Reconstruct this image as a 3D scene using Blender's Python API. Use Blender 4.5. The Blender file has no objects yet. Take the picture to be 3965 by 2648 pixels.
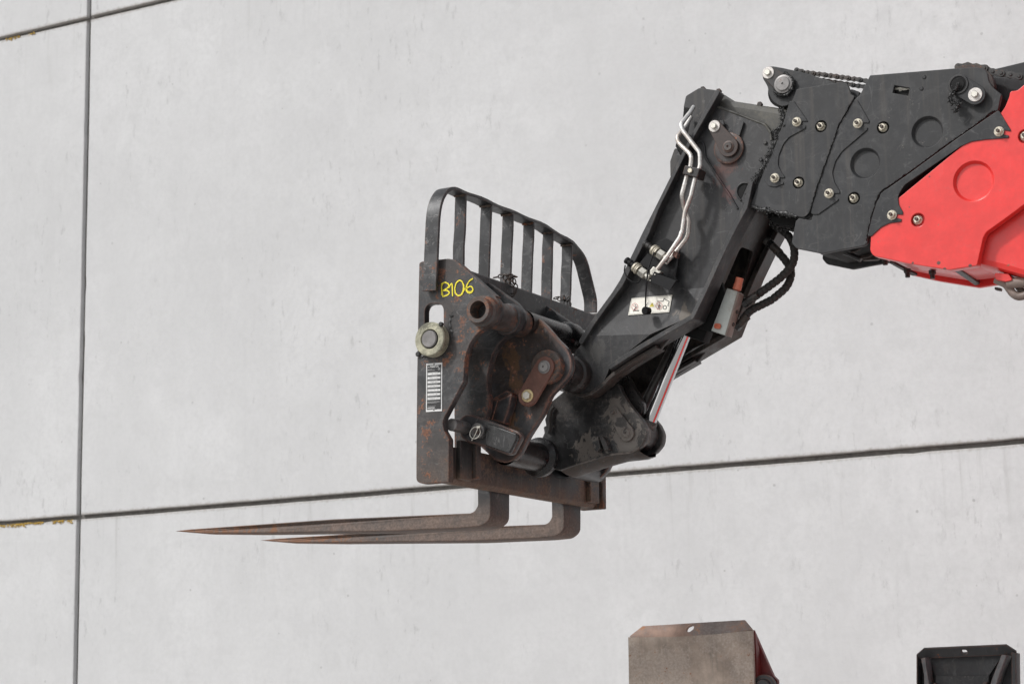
import bpy, bmesh, math, random
from mathutils import Vector, Matrix, noise
random.seed(7)
SC = bpy.context.scene
COL = SC.collection
V = Vector

# ------------------------------------------------------------------ camera
CAM_X = V((0.87300089, 0.48738415, -0.01805925))
CAM_Y = V((0.10334219, -0.14866516, 0.98347296))
CAM_Z = -V((-0.47664436, 0.86043905, 0.18015216))
CAM_P = V((0, 0, 1.7))
FOC = 4636.0 * 3965 / 2348          # focal length in photo pixels
cam = bpy.data.cameras.new('camera')
cam.sensor_width = 36; cam.lens = FOC / 3965 * 36
cam.clip_start = 0.1; cam.clip_end = 500
cam.dof.use_dof = True; cam.dof.focus_distance = 6.35; cam.dof.aperture_fstop = 8
camo = bpy.data.objects.new('camera', cam); COL.objects.link(camo)
camo.matrix_world = Matrix((
    (CAM_X.x, CAM_Y.x, CAM_Z.x, CAM_P.x), (CAM_X.y, CAM_Y.y, CAM_Z.y, CAM_P.y),
    (CAM_X.z, CAM_Y.z, CAM_Z.z, CAM_P.z), (0, 0, 0, 1)))
SC.camera = camo

# ------------------------------------------------------------------ light
TO_SUN = V((-0.50, -0.66, 0.80)).normalized()
w = bpy.data.worlds.new('World'); SC.world = w; w.use_nodes = True
nt = w.node_tree; nt.nodes.clear()
sky = nt.nodes.new('ShaderNodeTexSky'); sky.sky_type = 'NISHITA'; sky.sun_disc = False
sky.sun_elevation = math.asin(TO_SUN.z); sky.sun_rotation = math.atan2(TO_SUN.x, TO_SUN.y)
sky.dust_density = 3.0
hs = nt.nodes.new('ShaderNodeHueSaturation'); hs.inputs['Saturation'].default_value = 0.22
bg = nt.nodes.new('ShaderNodeBackground'); bg.inputs['Strength'].default_value = 0.13
wo = nt.nodes.new('ShaderNodeOutputWorld')
nt.links.new(sky.outputs[0], hs.inputs['Color']); nt.links.new(hs.outputs[0], bg.inputs[0]); nt.links.new(bg.outputs[0], wo.inputs[0])
sl = bpy.data.lights.new('sun', 'SUN'); sl.energy = 2.0; sl.angle = math.radians(5); sl.color = (1, 0.99, 0.98)
so = bpy.data.objects.new('sun', sl); COL.objects.link(so)
so.rotation_euler = TO_SUN.to_track_quat('Z', 'Y').to_euler()
SC.view_settings.view_transform = 'Standard'; SC.view_settings.look = 'None'
SC.view_settings.exposure = 0.0; SC.view_settings.gamma = 1
SC.render.engine = 'CYCLES'
SC.cycles.max_bounces = 8; SC.cycles.diffuse_bounces = 4

# ------------------------------------------------------------------ helpers
def ray(sx, sy):
    "direction from the camera through a point of the photograph"
    return CAM_X * (sx - 1982.5) + CAM_Y * (1324.0 - sy) - CAM_Z * FOC

class Plane:
    "a real plane in the place: points of the photograph are put down on it"
    def __init__(s, O, u, v):
        s.O = V(O); s.u = V(u).normalized(); s.n = s.u.cross(V(v)).normalized(); s.v = s.n.cross(s.u)
    def ab(s, p):
        d = ray(p[0], p[1]); t = (s.O - CAM_P).dot(s.n) / d.dot(s.n)
        q = CAM_P + d * t - s.O
        return (q.dot(s.u), q.dot(s.v))
    def w(s, p, h=0.0):
        a, b = s.ab(p); return s.O + s.u * a + s.v * b + s.n * h
    def P(s, a, b, h=0.0): return s.O + s.u * a + s.v * b + s.n * h

def YP(y): return Plane((0, y, 0), (1, 0, 0), (0, 0, 1))

def reg(x0, y0, k):
    return lambda x, y, r=None: (x0 + x * k, y0 + y * k, r)
R1 = reg(1550, 650, 800/2091); R2 = reg(1550, 1050, 600/2091); R3 = reg(1550, 1450, 800/2091)
R4 = reg(1950, 1050, 700/2091); R5 = reg(2100, 1350, 600/1711); R6 = reg(2400, 900, 700/2091)
Q1 = reg(2550, 300, 600/1568); Q2 = reg(2900, 200, 600/1344); Q3 = reg(3350, 200, 615/1753)
Q4 = reg(3000, 700, 965/2348); Q5 = reg(2500, 850, 650/1199); Q6 = reg(2350, 2350, 1615/2348)
Q8 = reg(0, 0, 900/2348); D = reg(0, 0, 3965/2348)
def T(f, *pts): return [f(*p) for p in pts]

def rounded(pts, dr, closed=True, seg=5):
    "pts: (a, b, r) or longer vectors with radius; returns the path with its corners rounded"
    out = []; n = len(pts)
    for i in range(n):
        p, r = pts[i]
        if r is None: r = dr
        if r <= 0 or (not closed and i in (0, n - 1)): out.append(p); continue
        a = pts[i - 1][0]; c = pts[(i + 1) % n][0]
        d1 = a - p; d2 = c - p; l1 = d1.length; l2 = d2.length
        if l1 < 1e-6 or l2 < 1e-6: continue
        d1 /= l1; d2 /= l2
        ang = math.acos(max(-1, min(1, d1.dot(d2))))
        if ang > math.pi - 0.02: out.append(p); continue
        t = min(r / math.tan(ang / 2), l1 * 0.499, l2 * 0.499)
        A = p + d1 * t; B = p + d2 * t
        s = max(2, int(seg * (math.pi - ang) / 1.2) + 1)
        for k in range(s + 1):
            q = k / s
            out.append(A * (1-q)**2 + p * 2*q*(1-q) + B * q*q)
    return out

def flatbig(me, lim=1.5e-4):
    for p in me.polygons:
        if p.area > lim: p.use_smooth = False
    return me
def circle(c, r, n=28, e=1.0): return [V((c[0] + r*math.cos(6.28318*k/n), c[1] + r*e*math.sin(6.28318*k/n))) for k in range(n)]

def finish(me, ang=35):
    me.polygons.foreach_set('use_smooth', [True] * len(me.polygons))
    me.set_sharp_from_angle(angle=math.radians(ang))
    return me

def extrude(pl, loops, thick, bevel=0.0015, res=1, name='m'):
    "loops: lists of 2D vectors on plane pl; solid from the plane backwards by thick"
    cu = bpy.data.curves.new('tmp', 'CURVE'); cu.dimensions = '2D'; cu.fill_mode = 'BOTH'
    b = min(bevel, thick * 0.45)
    cu.extrude = thick / 2 - b; cu.bevel_depth = b; cu.offset = -b; cu.bevel_resolution = res
    for L in loops:
        s = cu.splines.new('POLY'); s.points.add(len(L) - 1)
        for i, q in enumerate(L): s.points[i].co = (q[0], q[1], 0, 1)
        s.use_cyclic_u = True
    o = bpy.data.objects.new('tmp', cu); COL.objects.link(o)
    me = bpy.data.meshes.new_from_object(o)
    bpy.data.objects.remove(o); bpy.data.curves.remove(cu)
    me.name = name
    for v in me.vertices: v.co = pl.P(v.co.x, v.co.y, v.co.z - thick / 2)
    bm = bmesh.new(); bm.from_mesh(me); bmesh.ops.remove_doubles(bm, verts=bm.verts, dist=1e-5)
    bmesh.ops.recalc_face_normals(bm, faces=bm.faces); bm.to_mesh(me); bm.free()
    me.materials.clear(); finish(me, 40)
    me.polygons.foreach_set('use_smooth', [abs(p.normal.dot(pl.n)) < 0.999 for p in me.polygons])
    return me

def loop(pl, pts, dr=0.004, closed=True):
    return rounded([(V(pl.ab(p)), p[2]) for p in pts], dr, closed)

def plate(pl, pts, thick, dr=0.004, holes=(), bevel=0.0015, name='m'):
    return extrude(pl, [loop(pl, pts, dr)] + list(holes), thick, bevel, name=name)

def basis(n):
    n = n.normalized(); a = V((0, 0, 1)) if abs(n.z) < 0.9 else V((1, 0, 0))
    u = a.cross(n).normalized(); return u, n.cross(u), n

def lathe(c, axis, prof, seg=32, name='m', phase=0.0, ang=30):
    "prof: (radius, height along axis)"
    u, v, n = basis(axis); bm = bmesh.new(); rows = []
    for r, h in prof:
        if r < 1e-6: rows.append([bm.verts.new(c + n * h)])
        else: rows.append([bm.verts.new(c + n*h + (u*math.cos(phase+2*math.pi*k/seg) + v*math.sin(phase+2*math.pi*k/seg)) * r) for k in range(seg)])
    for A, B in zip(rows, rows[1:]):
        for k in range(seg):
            a0 = A[k % len(A)]; a1 = A[(k+1) % len(A)]; b0 = B[k % len(B)]; b1 = B[(k+1) % len(B)]
            vs = []
            for q in (a0, a1, b1, b0):
                if q not in vs: vs.append(q)
            if len(vs) > 2: bm.faces.new(vs)
    bmesh.ops.recalc_face_normals(bm, faces=bm.faces)
    me = bpy.data.meshes.new(name); bm.to_mesh(me); bm.free()
    return finish(me, ang)

def cyl(c, axis, r, L, ch=0.002, **k):
    "closed cylinder from c forward along axis"
    return lathe(c, axis, [(0, 0), (r-ch, 0), (r, ch), (r, L-ch), (r-ch, L), (0, L)], **k)

def tube(pts, r, seg=12, dr=0.02, closed=False, name='m', rf=None, step=None, flat=None):
    path = rounded([(V(p), None) for p in pts], dr, closed, 6)
    if step:
        q = [path[0]]
        for a, b in zip(path, path[1:]):
            m = max(1, int((b-a).length / step))
            for i in range(m): q.append(a.lerp(b, (i+1)/m))
        path = q
    bm = bmesh.new(); rows = []; N = len(path); up = None; s = 0
    for i, p in enumerate(path):
        if closed: t = path[(i+1) % N] - path[i-1]
        else: t = path[min(i+1, N-1)] - path[max(i-1, 0)]
        t.normalize()
        if up is None: up = basis(t)[0]
        up = (up - t * up.dot(t)).normalized(); b = t.cross(up)
        if i: s += (p - path[i-1]).length
        rr = rf(s) if rf else r
        rows.append([bm.verts.new(p + (up*math.cos(2*math.pi*k/seg) + b*math.sin(2*math.pi*k/seg)) * rr) for k in range(seg)])
    prs = list(zip(rows, rows[1:])) + ([(rows[-1], rows[0])] if closed else [])
    for A, B in prs:
        for k in range(seg): bm.faces.new((A[k], A[(k+1) % seg], B[(k+1) % seg], B[k]))
    if not closed: bm.faces.new(rows[0]); bm.faces.new(rows[-1])
    bmesh.ops.recalc_face_normals(bm, faces=bm.faces)
    me = bpy.data.meshes.new(name); bm.to_mesh(me); bm.free()
    return finish(me, 50)

def sweep_bar(path, wdir, width, th, name='m'):
    "flat bar swept along a path; width along wdir, thickness across"
    bm = bmesh.new(); rows = []; N = len(path)
    for i, p in enumerate(path):
        t = (path[min(i+1, N-1)] - path[max(i-1, 0)]).normalized()
        wd = (wdir - t * wdir.dot(t)).normalized(); nn = t.cross(wd)
        c = 0.0015
        rows.append([bm.verts.new(p + wd*a*width/2 + nn*b*th/2) for a, b in
                     ((-1+2*c/width, -1), (1-2*c/width, -1), (1, -1+2*c/th), (1, 1-2*c/th), (1-2*c/width, 1), (-1+2*c/width, 1), (-1, 1-2*c/th), (-1, -1+2*c/th))])
    for A, B in zip(rows, rows[1:]):
        for k in range(8): bm.faces.new((A[k], A[(k+1) % 8], B[(k+1) % 8], B[k]))
    bm.faces.new(rows[0]); bm.faces.new(rows[-1])
    bmesh.ops.recalc_face_normals(bm, faces=bm.faces)
    me = bpy.data.meshes.new(name); bm.to_mesh(me); bm.free()
    return finish(me, 30)

def box(lo, hi, bevel=0.002, name='m', seg=2):
    bm = bmesh.new(); bmesh.ops.create_cube(bm, size=1)
    lo = V(lo); hi = V(hi)
    for v in bm.verts: v.co = V([lo[i] + (v.co[i] + .5) * (hi[i] - lo[i]) for i in range(3)])
    if bevel: bmesh.ops.bevel(bm, geom=bm.edges[:], offset=bevel, segments=seg, affect='EDGES', profile=0.5)
    me = bpy.data.meshes.new(name); bm.to_mesh(me); bm.free()
    return flatbig(finish(me, 30))

def prism(lo, hi, bevel=0.0015, name='m'):
    "hexahedron between two matching quads of world points"
    bm = bmesh.new(); A = [bm.verts.new(p) for p in lo]; B = [bm.verts.new(p) for p in hi]; n = len(A)
    for k in range(n): bm.faces.new((A[k], A[(k+1) % n], B[(k+1) % n], B[k]))
    bm.faces.new(A); bm.faces.new(B)
    bmesh.ops.recalc_face_normals(bm, faces=bm.faces)
    if bevel: bmesh.ops.bevel(bm, geom=bm.edges[:], offset=bevel, segments=2, affect='EDGES', profile=0.5)
    me = bpy.data.meshes.new(name); bm.to_mesh(me); bm.free()
    return flatbig(finish(me, 30))

def join(meshes, name='m'):
    bm = bmesh.new()
    for m in meshes: bm.from_mesh(m)
    me = bpy.data.meshes.new(name); bm.to_mesh(me); bm.free()
    return me

def moved(me, d):
    m = me.copy()
    for v in m.vertices: v.co += d
    return m
def mirrored(me, yc):
    assert not me.get('loc_done'), me.name
    m = me.copy()
    for v in m.vertices: v.co.y = 2*yc - v.co.y
    bm = bmesh.new(); bm.from_mesh(m); bmesh.ops.reverse_faces(bm, faces=bm.faces); bm.to_mesh(m); bm.free()
    return m

def strokes(pl, lines, width, h=0.0012, name='print', th=0.0004, jit=0.0):
    "painted strokes: thin ribbons lying on a plane; lines hold photo points or plane coordinates"
    bm = bmesh.new()
    for si, L in enumerate(lines):
        closed = False
        pts = [V(pl.ab(p)) if len(p) == 3 else V(p) for p in L]
        if (pts[0] - pts[-1]).length < 1e-5: closed = True; pts = pts[:-1]
        pts = rounded([(p, None) for p in pts], width * 2.0, closed, 4)
        n = len(pts); rows = []
        hh = h + si * 0.00015
        for i, p in enumerate(pts):
            a = pts[i-1] if (i or closed) else p; b = pts[(i+1) % n] if (i < n-1 or closed) else p
            t = (b - a).normalized(); nr = V((-t.y, t.x)); wd = width / 2 * (1 + jit * math.sin(i * 2.3 + si))
            rows.append((bm.verts.new(pl.P(*(p + nr*wd), hh)), bm.verts.new(pl.P(*(p - nr*wd), hh))))
        pr = list(zip(rows, rows[1:])) + ([(rows[-1], rows[0])] if closed else [])
        for A, B in pr: bm.faces.new((A[0], A[1], B[1], B[0]))
    me = bpy.data.meshes.new(name); bm.to_mesh(me); bm.free(); return me

def facepoly(pl, loops, h, name='print'):
    "flat printed shapes on a plane at height h"
    me = None; ms = []
    for L in loops:
        bm = bmesh.new(); bm.faces.new([bm.verts.new(pl.P(q[0], q[1], h)) for q in L])
        m = bpy.data.meshes.new(name); bm.to_mesh(m); bm.free(); ms.append(m)
    return join(ms, name)

def text(pl, body, a, b, size, udir, h=0.0012, shear=0.0, bold=0.0, sx=1.0, name='lettering'):
    cu = bpy.data.curves.new('t', 'FONT'); cu.body = body; cu.size = size; cu.shear = shear; cu.offset = bold; cu.resolution_u = 2
    o = bpy.data.objects.new('t', cu); COL.objects.link(o); me = bpy.data.meshes.new_from_object(o)
    bpy.data.objects.remove(o); bpy.data.curves.remove(cu)
    ux = V(udir).normalized(); uy = V((-ux.y, ux.x))
    for v in me.vertices:
        q = V((a, b)) + ux * v.co.x * sx + uy * v.co.y; v.co = pl.P(q.x, q.y, h)
    me.materials.clear(); me.name = name
    return me

# ------------------------------------------------------------------ objects
def thing(name, label, cat, loc, group=None):
    o = bpy.data.objects.new(name, None); COL.objects.link(o); o.location = loc
    o.empty_display_size = 0.1; o['label'] = label; o['category'] = cat
    if group: o['group'] = group
    o['base'] = list(loc); return o
def base_of(o): return V(o['base'])
def part(parent, name, me, mat, label=None, kind=None, loc=None, rot=None):
    "one part; meshes are in world coordinates unless loc is given"
    if loc is None and not me.get('loc_done'):
        b = base_of(parent)
        for v in me.vertices: v.co -= b
        me['loc_done'] = 1
    o = bpy.data.objects.new(name, me); COL.objects.link(o); o.parent = parent
    me.name = name
    if mat is not None and not me.materials: me.materials.append(mat)
    o['base'] = list(base_of(parent))
    if loc is not None:
        o.location = V(loc) - base_of(parent) - (V(parent.get('own', (0, 0, 0))))
        o['own'] = list(o.location); 
        if rot is not None: o.rotation_euler = rot
    if label: o['label'] = label
    if kind: o['kind'] = kind
    return o

# ------------------------------------------------------------------ materials
class NT:
    def __init__(s, m):
        s.t = m.node_tree; s.N = s.t.nodes
    def new(s, typ, **k):
        n = s.N.new(typ)
        for a, b in k.items(): setattr(n, a, b)
        return n
    def ln(s, a, b): s.t.links.new(a, b)
    def math(s, op, a, b=None, c=None, clamp=False):
        n = s.new('ShaderNodeMath', operation=op); n.use_clamp = clamp
        for i, x in enumerate((a, b, c)):
            if x is None: continue
            if isinstance(x, (int, float)): n.inputs[i].default_value = x
            else: s.ln(x, n.inputs[i])
        return n.outputs[0]
    def noise(s, vec, scale, detail=3, rough=0.55, dist=0.0):
        n = s.new('ShaderNodeTexNoise'); n.inputs['Scale'].default_value = scale; n.inputs['Detail'].default_value = detail
        n.inputs['Roughness'].default_value = rough; n.inputs['Distortion'].default_value = dist; s.ln(vec, n.inputs['Vector'])
        return n.outputs[0]
    def ramp(s, x, lo, hi, a=0.0, b=1.0):
        n = s.new('ShaderNodeMapRange'); n.clamp = True; n.interpolation_type = 'SMOOTHSTEP'
        s.ln(x, n.inputs[0])
        for i, q in zip((1, 2, 3, 4), (lo, hi, a, b)): n.inputs[i].default_value = q
        return n.outputs[0]
    def mix(s, f, a, b):
        n = s.new('ShaderNodeMix', data_type='RGBA')
        if isinstance(f, (int, float)): n.inputs[0].default_value = f
        else: s.ln(f, n.inputs[0])
        for i, x in ((6, a), (7, b)):
            if isinstance(x, tuple): n.inputs[i].default_value = (*x, 1)
            else: s.ln(x, n.inputs[i])
        return n.outputs[2]
    def mapped(s, vec, sc, off=(0, 0, 0), rot=(0, 0, 0)):
        n = s.new('ShaderNodeMapping'); n.inputs['Scale'].default_value = sc; n.inputs['Location'].default_value = off; n.inputs['Rotation'].default_value = rot
        s.ln(vec, n.inputs[0]); return n.outputs[0]

def base_mat(name):
    m = bpy.data.materials.new(name); m.use_nodes = True; g = NT(m); g.N.clear()
    out = g.new('ShaderNodeOutputMaterial'); b = g.new('ShaderNodeBsdfPrincipled'); g.ln(b.outputs[0], out.inputs[0])
    geo = g.new('ShaderNodeNewGeometry')
    return m, g, b, geo

RUST = (0.16, 0.055, 0.028); RUST2 = (0.27, 0.10, 0.04); MUD = (0.115, 0.078, 0.056)
def paint(name, col, rough=0.5, rust=0.0, edge=0.0, dust=0.0, dustcol=MUD, scuff=0.3, zdust=None, seed=0.0,
          rustcol=RUST, rustcol2=RUST2, bump=0.15, metallic=0.0, var=0.25, streak=0.0, spots=None, coat=0.0, edge_r=0.007, lines=0.0, spec=0.5, blot=0.0):
    """weathered paint: scuffs, dried mud, rust from the edges and in patches.
    zdust=(z0,z1): mud gathers below z0 and is gone above z1. spots: [(centre, radius, strength, colour)] stains that stand at their own place"""
    m, g, b, geo = base_mat(name)
    P = g.mapped(geo.outputs['Position'], (1, 1, 1), (seed*3.1, seed*1.7, seed*2.3))
    big = g.noise(P, 5, 4); mid = g.noise(P, 22, 5, 0.65); fine = g.noise(P, 120, 4, 0.7); grain = g.noise(P, 420, 2)
    c = g.mix(g.ramp(mid, 0.3, 0.7), tuple(x*(1-var) for x in col), tuple(min(1, x*(1+var)) for x in col))
    rgh = g.math('MULTIPLY_ADD', mid, 0.25, rough - 0.12)
    if scuff:
        st = g.noise(g.mapped(P, (60, 60, 7), rot=(0.3, 0.5, 0)), 1.0, 5, 0.75)
        st2 = g.noise(g.mapped(P, (9, 60, 60), rot=(0.2, 0.9, 0.4)), 1.0, 4, 0.75)
        s1 = g.math('MULTIPLY', g.ramp(st, 0.58, 0.72), g.ramp(mid, 0.42, 0.62))
        s2 = g.math('MULTIPLY', g.ramp(st2, 0.62, 0.72), g.ramp(big, 0.45, 0.6))
        sp = g.ramp(fine, 0.66, 0.74)
        s = g.math('MULTIPLY', g.math('ADD', g.math('ADD', s1, s2), sp, clamp=True), scuff, clamp=True)
        lum = sum(col)/3
        c = g.mix(s, c, tuple(x*0.6 + lum*0.4 + 0.09 for x in col))
        rgh = g.math('MULTIPLY_ADD', s, 0.15, rgh)
    if blot:
        bl = g.noise(P, 11, 6, 0.72, 1.2)
        c = g.mix(g.math('MULTIPLY', g.ramp(bl, 0.52, 0.60), blot), c, tuple(x*0.5 + 0.062 for x in col))
        c = g.mix(g.math('MULTIPLY', g.ramp(bl, 0.47, 0.41), blot), c, tuple(x*0.5 for x in col))
    if lines:
        r1 = g.math('ABSOLUTE', g.math('SUBTRACT', g.noise(g.mapped(P, (1.0, 1.0, 0.55), rot=(.4, .2, 0)), 14, 3, 0.5, 0.8), 0.5))
        r2 = g.math('ABSOLUTE', g.math('SUBTRACT', g.noise(g.mapped(P, (0.5, 1.0, 1.0), rot=(.1, .7, .3)), 19, 2, 0.5, 0.5), 0.5))
        k1 = g.math('MULTIPLY', g.ramp(r1, 0.003, 0.010, 1, 0), g.ramp(mid, 0.48, 0.6))
        k2 = g.math('MULTIPLY', g.ramp(r2, 0.002, 0.008, 1, 0), g.ramp(g.noise(P, 16, 3), 0.5, 0.62))
        c = g.mix(g.math('MULTIPLY', g.math('MAXIMUM', k1, k2), lines), c, (0.20, 0.195, 0.19))
    if streak:
        sk = g.noise(g.mapped(P, (55, 55, 2.2)), 1.0, 4, 0.6)
        c = g.mix(g.math('MULTIPLY', g.ramp(sk, 0.5, 0.75), streak), c, (0.14, 0.12, 0.10))
    if dust or zdust:
        dm = g.ramp(g.math('MULTIPLY_ADD', fine, 0.35, g.math('MULTIPLY', big, 0.8)), 0.53, 0.64, 0.0, 1.0)
        f = g.math('MULTIPLY', dm, dust)
        if zdust:
            sep = g.new('ShaderNodeSeparateXYZ'); g.ln(geo.outputs['Position'], sep.inputs[0])
            zz = g.math('MULTIPLY_ADD', g.math('SUBTRACT', big, 0.5), (zdust[1]-zdust[0])*1.6, sep.outputs[2])
            zm = g.ramp(zz, zdust[0], zdust[1], 1.0, 0.0)
            zm = g.math('MULTIPLY', zm, g.ramp(mid, 0.25, 0.6, 0.45, 1.0))
            f = g.math('MAXIMUM', f, g.math('MULTIPLY', zm, zdust[2] if len(zdust) > 2 else 0.9))
        dc = g.mix(g.ramp(fine, 0.35, 0.7), tuple(x*0.75 for x in dustcol), tuple(x*1.25 for x in dustcol))
        c = g.mix(f, c, dc); rgh = g.math('MULTIPLY_ADD', f, 0.35, rgh, clamp=True)
    patch = None
    if spots:
        for (cx, cy, cz), rad, stg, sc_ in spots:
            vm = g.new('ShaderNodeVectorMath', operation='DISTANCE'); g.ln(geo.outputs['Position'], vm.inputs[0]); vm.inputs[1].default_value = (cx, cy, cz)
            if patch is None:
                patch = g.noise(g.mapped(P, (1, 1, .7)), 34, 6, 0.68, 0.8)
            k_ = 1.0 if rad < .012 else 6.0
            dd = g.math('MULTIPLY_ADD', g.math('SUBTRACT', patch, 0.5), rad*k_, vm.outputs['Value'])
            c = g.mix(g.ramp(dd, rad*0.7, rad*1.05, stg, 0.0), c, sc_)
    if rust or edge:
        rc = g.mix(g.ramp(fine, 0.4, 0.65), rustcol, rustcol2)
        f = g.math('MULTIPLY', g.ramp(g.math('MULTIPLY_ADD', fine, 0.5, mid), 0.93 - rust*0.33, 1.0 - rust*0.30), g.ramp(big, 0.42, 0.56))
        if edge:
            bv = g.new('ShaderNodeBevel'); bv.samples = 4; bv.inputs['Radius'].default_value = edge_r
            dt = g.new('ShaderNodeVectorMath', operation='DOT_PRODUCT'); g.ln(bv.outputs[0], dt.inputs[0]); g.ln(geo.outputs['Normal'], dt.inputs[1])
            ed = g.math('SUBTRACT', 1.0, g.math('ABSOLUTE', dt.outputs['Value']))
            ef = g.ramp(g.math('MULTIPLY', ed, g.math('MULTIPLY_ADD', mid, 2.6, -0.5)), 0.03, 0.22, 0, edge)
            f = g.math('MAXIMUM', f, ef)
        c = g.mix(f, c, rc); rgh = g.math('MULTIPLY_ADD', f, 0.35, rgh, clamp=True)
    g.ln(c, b.inputs['Base Color']); g.ln(rgh, b.inputs['Roughness']); b.inputs['Metallic'].default_value = metallic
    b.inputs['Specular IOR Level'].default_value = spec
    if coat: b.inputs['Coat Weight'].default_value = coat; b.inputs['Coat Roughness'].default_value = 0.2
    bp = g.new('ShaderNodeBump'); bp.inputs['Strength'].default_value = bump; bp.inputs['Distance'].default_value = 0.004
    g.ln(g.math('ADD', g.math('MULTIPLY', mid, 0.6), g.math('MULTIPLY', fine, 0.35)), bp.inputs['Height']); g.ln(bp.outputs[0], b.inputs['Normal'])
    return m

def simple(name, col, rough=0.5, metallic=0.0, var=0.12, scale=90, bump=0.0):
    m, g, b, geo = base_mat(name)
    n = g.noise(geo.outputs['Position'], scale, 4, 0.65)
    g.ln(g.mix(g.ramp(n, 0.3, 0.7), tuple(x*(1-var) for x in col), tuple(min(1, x*(1+var)) for x in col)), b.inputs['Base Color'])
    b.inputs['Roughness'].default_value = rough; b.inputs['Metallic'].default_value = metallic
    if bump:
        bp = g.new('ShaderNodeBump'); bp.inputs['Strength'].default_value = bump; bp.inputs['Distance'].default_value = 0.003
        g.ln(n, bp.inputs['Height']); g.ln(bp.outputs[0], b.inputs['Normal'])
    return m

BLK = (0.042, 0.042, 0.044)
def zpix(p, y): return YP(y).w(p).z
M = {}
q7_ = reg(600, 1750, 1800/2348)
GE = dict(rustcol=(0.10, 0.095, 0.09), rustcol2=(0.16, 0.15, 0.14))  # grey edges: worn paint, with strip edge highlights put into the colour
BR = dict(rustcol=(0.13, 0.062, 0.042), rustcol2=(0.25, 0.118, 0.072))
M['cover'] = paint('black_cover_paint', (0.030, 0.031, 0.033), 0.52, scuff=0.5, bump=0.06, var=0.16, lines=0.2, spec=.4, blot=.26, streak=.22, dust=.18, dustcol=(.050, .049, .047), edge=.45, edge_r=.003, **GE)
M['cover_b'] = paint('black_strip_paint', (0.023, 0.024, 0.026), 0.45, scuff=0.4, bump=0.05, var=0.12, seed=3, lines=0.18, spec=.4, blot=.25, streak=.12, edge=.75, edge_r=.003, **GE)
M['head'] = paint('boom_head_paint', (0.025, 0.025, 0.027), 0.46, scuff=0.6, bump=0.07, var=0.18, edge=0.7, edge_r=.005, rust=0.05, seed=5, streak=0.35, lines=.3, blot=.3, dust=.22, dustcol=(.055, .053, .050), spots=[(tuple(YP(5.70).w(Q1(700, 850))), .034, .7, (.10, .042, .032)), (tuple(YP(5.70).w(Q1(640, 1000))), .026, .35, (.11, .045, .038)), (tuple(YP(5.70).w(Q1(700, 1170))), .024, .5, (.13, .05, .045)), (tuple(YP(5.69).w(R6(740, 970))), .030, .8, (.14, .115, .09)), (tuple(YP(5.68).w(R4(1090, 950))), .030, .45, (.10, .095, .088))], **GE)
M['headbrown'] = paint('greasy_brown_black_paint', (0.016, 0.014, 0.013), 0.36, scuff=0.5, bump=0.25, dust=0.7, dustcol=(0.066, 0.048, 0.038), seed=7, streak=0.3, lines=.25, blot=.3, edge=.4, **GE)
M['tubegrey'] = paint('dusty_top_section_paint', (0.060, 0.058, 0.051), 0.40, scuff=0.2, bump=0.05, var=0.25, dust=0.6, dustcol=(0.115, 0.106, 0.083), seed=8, blot=.3)
zb, zt = zpix(R3(300, 1100), 5.25), zpix(R3(300, 100), 5.25)
M['carriage'] = paint('carriage_worn_black_paint', (0.031, 0.032, 0.034), 0.42, rust=0.38, edge=0.85, edge_r=.010, scuff=0.7, bump=0.2, zdust=(zb + 0.02, zb + 0.26, 0.85), dust=0.22, dustcol=(.115, .083, .066), seed=1, lines=.45, blot=.6, **BR)
M['rack'] = paint('backrest_scuffed_black_paint', (0.031, 0.032, 0.034), 0.45, rust=0.20, edge=0.5, scuff=1.0, bump=0.2, var=0.35, seed=2, lines=.7, blot=.7, **BR)
M['beam'] = paint('lower_beam_muddy_paint', (0.020, 0.019, 0.019), 0.45, rust=0.25, edge=0.6, scuff=0.6, bump=0.25, dust=0.75, dustcol=(0.185, 0.122, 0.086), seed=4, streak=0.4, zdust=(zb - 0.01, zb + 0.06, 0.95), lines=.3, **BR)
zf = zpix(q7_(1650, 290), 5.60)
tipA = YP(5.66).w(q7_(140, 400)); tipB = YP(6.17).w(q7_(585, 462))
M['fork'] = paint('fork_dusty_steel', (0.024, 0.023, 0.024), 0.5, edge=0.7, scuff=0.7, bump=0.3, zdust=(zf - .045, zf + .055, 1.0), dustcol=(0.172, 0.128, 0.106), seed=6, var=0.28, lines=.3, blot=.3, spots=[(tuple(tipA), .36, .8, (.21, .095, .045)), (tuple(tipB), .36, .8, (.21, .095, .045))], rustcol=(0.14, 0.085, 0.06), rustcol2=(0.2, 0.12, 0.08))
M['coupler'] = paint('coupler_worn_black_paint', (0.048, 0.048, 0.051), 0.30, rust=0.24, edge=1.0, edge_r=.018, scuff=0.9, bump=0.25, seed=9, dust=0.22, dustcol=(0.13, 0.068, 0.038), lines=.4, blot=.5, rustcol=(0.20, 0.088, 0.058), rustcol2=(0.36, 0.165, 0.105), spots=[(tuple(YP(5.5).w(q)), r_, a_, (.155, .088, .050)) for q, r_, a_ in ((R2(1480, 1080), .022, .7), (R2(1500, 1200), .026, .8), (R2(1540, 1330), .024, .8), (R2(1560, 1480), .026, .75), (R3(1150, 120), .022, .7), (R3(1130, 470), .020, .8), (R2(1900, 700), .03, .5), (R3(1160, 540), .02, .7))])
eyeD = YP(5.745).w(R5(960, 1010)); eyeE = YP(5.745).w(R5(820, 700)); eyeF = YP(5.745).w(R5(560, 1080)); dc_ = (.17, .148, .130)
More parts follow.
